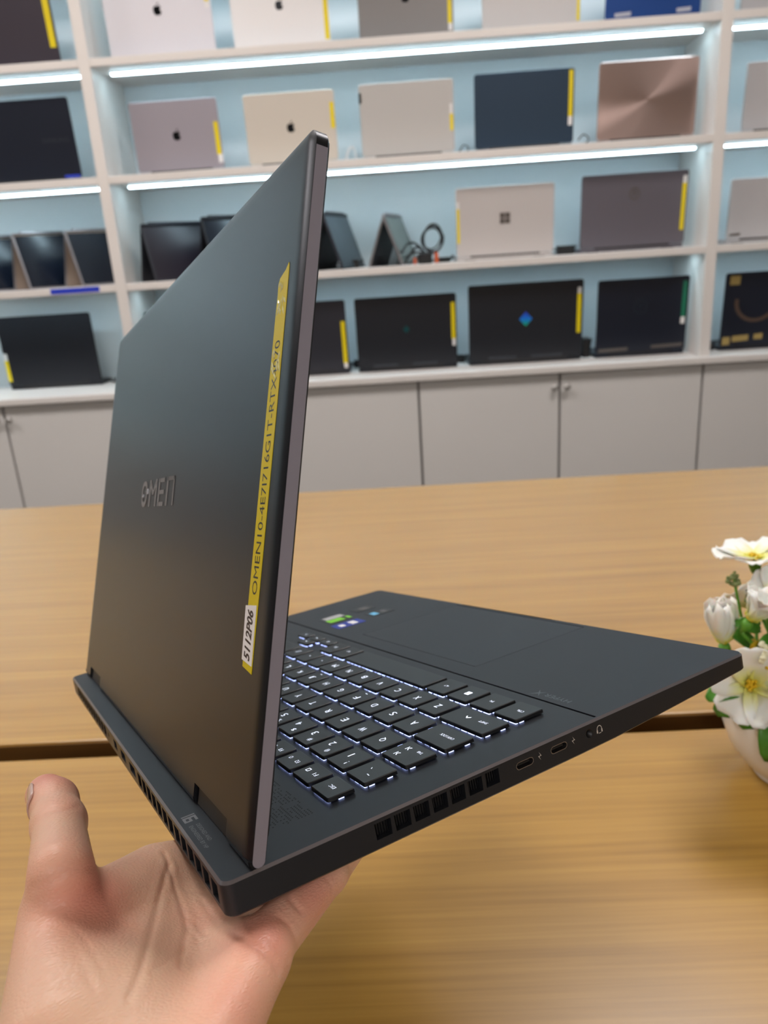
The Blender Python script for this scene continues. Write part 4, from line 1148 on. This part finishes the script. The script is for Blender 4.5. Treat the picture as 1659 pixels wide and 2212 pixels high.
def surface_nets(vol, org, h):
    nx, ny, nz = vol.shape
    ins = vol < 0
    cs = np.zeros((nx - 1, ny - 1, nz - 1), np.int8)
    for i in (0, 1):
        for j in (0, 1):
            for k in (0, 1):
                cs += ins[i:nx - 1 + i, j:ny - 1 + j, k:nz - 1 + k]
    act = (cs > 0) & (cs < 8)
    idx = -np.ones(act.shape, np.int64)
    C = np.argwhere(act); idx[act] = np.arange(len(C))
    acc = np.zeros((len(C), 3)); cnt = np.zeros(len(C))
    corners = [(i, j, k) for i in (0, 1) for j in (0, 1) for k in (0, 1)]
    for a in corners:
        for ax in range(3):
            if a[ax]: continue
            b_ = list(a); b_[ax] = 1
            va = vol[C[:, 0] + a[0], C[:, 1] + a[1], C[:, 2] + a[2]]; vb = vol[C[:, 0] + b_[0], C[:, 1] + b_[1], C[:, 2] + b_[2]]
            m = (va < 0) != (vb < 0)
            t = np.where(m, va / np.where(m, va - vb, 1), 0)
            p = C + np.array(a, float); p[:, ax] += t
            acc[m] += p[m]; cnt[m] += 1
    V = org + h * (acc / cnt[:, None])
    Fs = []
    for ax in range(3):
        s0 = [slice(None)] * 3; s1 = [slice(None)] * 3
        s0[ax] = slice(0, -1); s1[ax] = slice(1, None)
        A, B = ins[tuple(s0)], ins[tuple(s1)]
        E = np.argwhere(A != B)
        u, v = [(1, 2), (2, 0), (0, 1)][ax]
        ok = (E[:, u] > 0) & (E[:, v] > 0) & (E[:, u] < vol.shape[u] - 1) & (E[:, v] < vol.shape[v] - 1)
        E = E[ok]; fl = A[E[:, 0], E[:, 1], E[:, 2]]
        q = []
        for (du, dv) in ((-1, -1), (0, -1), (0, 0), (-1, 0)):
            e = E.copy(); e[:, u] += du; e[:, v] += dv; q.append(idx[e[:, 0], e[:, 1], e[:, 2]])
        q = np.stack(q, 1); q[~fl] = q[~fl][:, ::-1]
        Fs.append(q)
    return V, np.concatenate(Fs)
CREASES = [([(52.5, 6.3, -12.1), (48.5, 8.3, -12.8), (44.7, 10.2, -13.7), (41.2, 12.0, -14.5), (34.7, 15.2, -15.9), (26.1, 18.4, -15.9), (15.0, 21.8, -14.1), (5.3, 24.7, -12.0), (-1.7, 27.2, -11.3), (-6.6, 29.4, -11.6), (-8.9, 30.9, -11.9), (-11.0, 32.4, -12.3), (-12.9, 33.8, -12.8)], 0.90, 1.00),
           ([(57.8, 6.3, -9.6), (55.7, 6.3, -10.3), (54.0, 6.2, -11.2), (52.6, 6.1, -12.2), (50.1, 6.4, -13.8), (47.9, 6.6, -15.5), (45.6, 6.8, -17.1), (42.8, 6.9, -18.8), (39.3, 7.0, -20.1), (35.1, 7.3, -21.0), (31.6, 7.8, -21.4), (28.2, 8.3, -21.7), (24.7, 8.8, -22.1), (20.4, 10.4, -21.9), (16.1, 11.9, -21.7), (11.6, 13.5, -21.3), (8.2, 14.6, -20.8), (4.8, 15.6, -20.2), (1.5, 16.7, -19.7)], 0.80, 0.90),
           ([(39.2, -0.3, -22.9), (33.2, -0.5, -23.2), (27.6, -0.8, -23.5), (20.2, -0.6, -22.7), (14.9, -0.9, -21.4), (10.1, -1.2, -20.4), (5.7, -1.5, -19.6), (2.6, -2.2, -19.0), (-0.0, -2.9, -18.7), (-2.2, -3.8, -18.7), (-4.4, -4.5, -18.9), (-6.1, -5.3, -19.5), (-7.5, -6.2, -20.2), (-8.9, -6.9, -21.3), (-9.9, -7.7, -22.6), (-10.6, -8.6, -24.1), (-11.1, -8.7, -25.1), (-11.4, -8.9, -26.2), (-11.6, -9.1, -27.3)], 0.90, 1.00),
           ([(64.2, 41.0, 19.0), (62.5, 39.7, 19.0), (61.0, 38.4, 18.9), (59.9, 37.1, 18.6), (60.7, 35.2, 17.9), (62.5, 33.2, 16.9), (65.1, 31.1, 15.5)], 0.50, 0.90),
           ([(66.2, 39.9, 19.5), (64.6, 38.4, 19.3), (63.5, 36.8, 18.9), (63.0, 35.3, 18.3), (63.9, 33.7, 17.6), (65.4, 32.1, 16.7), (67.8, 30.3, 15.5)], 0.35, 0.80),
           ([(30.2, 50.7, 9.0), (28.2, 48.9, 9.9), (27.0, 47.0, 10.4), (26.2, 45.2, 10.7), (25.9, 43.6, 11.1), (25.8, 41.9, 11.4), (26.0, 40.2, 11.6), (26.3, 38.8, 11.4), (26.8, 37.3, 11.1), (27.6, 35.9, 10.7), (28.5, 34.6, 9.7), (29.9, 33.3, 8.5), (33.0, 31.9, 6.6)], 0.60, 1.10),
           ([(12.7, -23.8, -18.0), (10.7, -23.5, -18.2), (9.1, -23.3, -18.5), (7.8, -23.2, -19.0), (6.3, -23.7, -19.9), (5.2, -24.3, -21.0), (4.4, -25.0, -22.4)], 0.80, 0.90),
           ([(2.9, -16.8, -19.8), (2.1, -17.4, -20.6), (1.4, -18.1, -21.4), (1.0, -18.8, -22.4), (0.3, -19.2, -23.6), (-0.0, -19.6, -25.0), (-0.1, -20.1, -26.6)], 0.50, 0.80),
           ([(13.7, -38.7, -20.0), (13.4, -39.0, -20.6), (13.1, -39.3, -21.2), (12.8, -39.7, -21.9), (12.5, -39.9, -22.7), (12.3, -40.1, -23.6), (12.3, -40.3, -24.6)], 0.40, 0.80),
           ([(33.8, 8.4, -20.7), (31.6, 7.5, -21.5), (29.3, 6.6, -22.3), (26.9, 5.7, -22.9), (24.1, 5.2, -23.2), (20.8, 4.8, -23.2), (17.3, 4.4, -23.0)], 0.35, 0.70),
           ([(-4.7, 25.9, -13.0), (-2.8, 23.8, -13.9), (0.1, 21.5, -15.4), (3.4, 19.2, -17.1), (7.0, 16.7, -19.0), (10.5, 14.2, -20.9), (13.0, 11.7, -22.1), (14.3, 8.9, -22.8), (14.7, 6.2, -23.0), (13.9, 3.7, -22.5)], 0.35, 0.70),
           ([(19.9, 42.8, -1.6), (17.9, 41.9, -2.8), (15.4, 41.1, -3.8), (12.3, 40.2, -4.4), (8.1, 39.6, -4.8), (4.3, 38.9, -5.3), (0.9, 38.2, -6.1), (-1.5, 37.9, -6.8), (-3.9, 37.6, -7.6), (-6.1, 37.2, -8.5)], 0.25, 0.70),
           ([(-2.6, 42.7, -6.2), (-4.6, 42.2, -6.9), (-6.6, 41.8, -7.7), (-8.4, 41.4, -8.5), (-10.2, 41.1, -9.5), (-12.0, 40.7, -10.5), (-13.6, 40.3, -11.6)], 0.30, 0.80),
           ([(4.9, 43.2, -4.2), (2.0, 42.6, -4.9), (-0.6, 42.1, -5.7), (-3.0, 41.5, -6.5), (-5.5, 41.4, -7.4), (-7.8, 41.3, -8.2), (-9.8, 41.1, -9.2)], 0.20, 0.70),
           ([(37.9, 13.1, -16.0), (36.7, 14.6, -15.4), (35.6, 16.1, -14.7), (34.6, 17.5, -14.2), (33.4, 19.7, -13.1), (32.2, 21.9, -12.1), (30.9, 24.0, -11.1)], 0.20, 0.70),
           ([(47.2, 6.7, -16.1), (47.0, 5.3, -17.8), (46.6, 4.0, -19.4), (45.5, 2.8, -20.7), (45.3, 1.0, -21.7), (44.6, -0.7, -22.5), (43.4, -2.3, -23.1)], 0.25, 0.70),
           ([(24.7, 8.6, -22.2), (21.9, 8.1, -22.7), (18.7, 7.7, -22.9), (15.3, 7.4, -23.0), (11.3, 7.9, -22.8), (7.1, 8.5, -22.5), (2.9, 9.2, -22.0)], 0.22, 0.70)]
def seg_dist(P, pl):
    best = np.full(len(P), 1e9)
    for a, b_ in zip(pl[:-1], pl[1:]):
        a = np.array(a, float); b_ = np.array(b_, float); d = b_ - a
        t = np.clip(((P - a) @ d) / (d @ d), 0, 1); q = P - a - t[:, None] * d
        best = np.minimum(best, np.sqrt((q * q).sum(1)))
    return best
def make_hand():
    hs = 1.0
    lo = np.array([-178, -112, -136.]); hi = np.array([128, 160, 30.])
    n = ((hi - lo) / hs).astype(int) + 1
    vol = np.empty(n, np.float32)
    gy, gz = np.meshgrid(lo[1] + hs * np.arange(n[1]), lo[2] + hs * np.arange(n[2]), indexing='ij')
    # coarse pass on a 4 mm lattice to skip empty space
    cn = (n + 3) // 4 + 1
    cg = np.stack(np.meshgrid(*[lo[i] + 4 * hs * np.arange(cn[i]) for i in range(3)], indexing='ij'), -1)
    cd = hand_sdf(cg)
    vol[:] = np.repeat(np.repeat(np.repeat(cd, 4, 0), 4, 1), 4, 2)[:n[0], :n[1], :n[2]]
    near = np.abs(vol) < 12
    I = np.argwhere(near)
    for s in range(0, len(I), 400000):
        q = I[s:s + 400000]
        vol[q[:, 0], q[:, 1], q[:, 2]] = hand_sdf(lo + hs * q)
    V, Fq = surface_nets(vol, lo, hs)
    e = .4
    nrm = np.stack([hand_sdf(V + np.eye(3)[i] * e) - hand_sdf(V - np.eye(3)[i] * e) for i in range(3)], 1)
    nrm /= np.linalg.norm(nrm, axis=1)[:, None] + 1e-9
    for _ in range(1):
        V = V - nrm * hand_sdf(V)[:, None]
    V0 = V.copy()
    for (pl, dep, wid) in CREASES:
        dd = seg_dist(V0, pl)
        V = V - nrm * (.48 * dep * np.exp(-(dd / wid) ** 2) - .12 * dep * np.exp(-((dd - 2.6 * wid) / (1.4 * wid)) ** 2))[:, None]
    # keep clear of the laptop's underside
    me = bpy.data.meshes.new('hand')
    me.from_pydata((V * .001).tolist(), [], Fq.tolist())
    me.shade_smooth()
    red = np.zeros(len(V))
    for (c, r, a) in (((93, 37, 20), 12, .85), ((66, 36, 14), 9, .35), ((30, 36, -2), 16, .8), ((24, 30, -6), 10, .3), ((-2, -10, -18), 13, .65), ((9, -32, -20), 14, .55), ((-20, 6, -20), 14, .35), ((29, 3, -22), 10, .25), ((48, 20, -12), 10, .25)):
        red = np.maximum(red, a * np.exp(-(((V0 - np.array(c)) / r) ** 2).sum(1)))
    at = me.attributes.new('blush', 'FLOAT', 'POINT'); at.data.foreach_set('value', red.astype(np.float32))
    return me
def skin_mat():
    m = mat('skin', (222, 170, 140), rough=.42, spec=.45, sss=.3)
    N, L, b_ = nodes(m)
    b_.inputs['Subsurface Scale'].default_value = .006
    at = N.new('ShaderNodeAttribute'); at.attribute_name = 'blush'
    tc = N.new('ShaderNodeTexCoord')
    nz = N.new('ShaderNodeTexNoise'); nz.inputs['Scale'].default_value = 55; nz.inputs['Detail'].default_value = 4
    n2 = N.new('ShaderNodeTexNoise'); n2.inputs['Scale'].default_value = 16; n2.inputs['Detail'].default_value = 2
    for q in (nz, n2): L.new(tc.outputs['Object'], q.inputs['Vector'])
    mx = N.new('ShaderNodeMix'); mx.data_type = 'RGBA'
    mx.inputs[6].default_value = (*lin((238, 196, 166)), 1); mx.inputs[7].default_value = (*lin((230, 146, 126)), 1)
    a1 = N.new('ShaderNodeMath'); a1.operation = 'MULTIPLY_ADD'; a1.inputs[1].default_value = .55; a1.use_clamp = True
    sb = N.new('ShaderNodeMath'); sb.operation = 'SUBTRACT'; sb.inputs[1].default_value = .33
    L.new(n2.outputs[0], sb.inputs[0]); L.new(sb.outputs[0], a1.inputs[0]); L.new(at.outputs['Fac'], a1.inputs[2])
    L.new(a1.outputs[0], mx.inputs[0])
    mx2 = N.new('ShaderNodeMix'); mx2.data_type = 'RGBA'; mx2.blend_type = 'MULTIPLY'; mx2.inputs[0].default_value = .10
    L.new(mx.outputs[2], mx2.inputs[6]); L.new(nz.outputs[0], mx2.inputs[7]); L.new(mx2.outputs[2], b_.inputs['Base Color'])
    # fine skin lines
    vo = N.new('ShaderNodeTexVoronoi'); vo.inputs['Scale'].default_value = 900; vo.feature = 'DISTANCE_TO_EDGE'
    mp = N.new('ShaderNodeMapping'); mp.inputs['Scale'].default_value = (1.0, .45, 1.0); mp.inputs['Rotation'].default_value = (0, 0, .7)
    L.new(tc.outputs['Object'], mp.inputs[0]); L.new(mp.outputs[0], vo.inputs['Vector'])
    bp = N.new('ShaderNodeBump'); bp.inputs['Strength'].default_value = .4; bp.inputs['Distance'].default_value = .0005
    L.new(vo.outputs['Distance'], bp.inputs['Height'])
    bp2 = N.new('ShaderNodeBump'); bp2.inputs['Strength'].default_value = .3; bp2.inputs['Distance'].default_value = .003
    L.new(n2.outputs[0], bp2.inputs['Height']); L.new(bp.outputs[0], bp2.inputs['Normal']); L.new(bp2.outputs[0], b_.inputs['Normal'])
    return m
M['skin'] = skin_mat()
hme = make_hand(); hme.materials.append(M['skin'])
hand = link('hand', hme)
hand.matrix_world = lap.matrix_world.copy()
tag(hand, 'bare left hand, palm up and thumb raised, holding the dark laptop from below', 'hand')
# thumb nail, on the side turned away from the palm
g = MB()
ax = Vector((.99, -.06, .13)).normalized(); nn = Vector((-.02, .62, .78)); 
nn = Vector((.05, .97, .12)); nn = (nn - ax * nn.dot(ax)).normalized(); sd = ax.cross(nn)
cN = Vector((87.0, 38.3, 13.8))
rings = []
for i in range(7):
    s = i / 6; x = -4 + 13.5 * s; rr = 8.9 - 1.0 * max(0, s - .35) ** 1.4
    w_ = .78 * (1 - .35 * max(0, (abs(s - .45) - .3)) / .3)
    rings.append([(cN + ax * x + nn * (rr * math.cos(a)) + sd * (rr * math.sin(a))) * mm for a in [w_ * (q / 4 - 1) for q in range(9)]])
vs = [tuple(p) for r in rings for p in r]
g.add(vs, [(i * 9 + j, i * 9 + j + 1, (i + 1) * 9 + j + 1, (i + 1) * 9 + j) for i in range(6) for j in range(8)])
nail = g.build('thumb_nail', mat('nail', (200, 164, 150), rough=.22, coat=.4), hand, smooth=True, fix=False)
solid(nail, .0006)
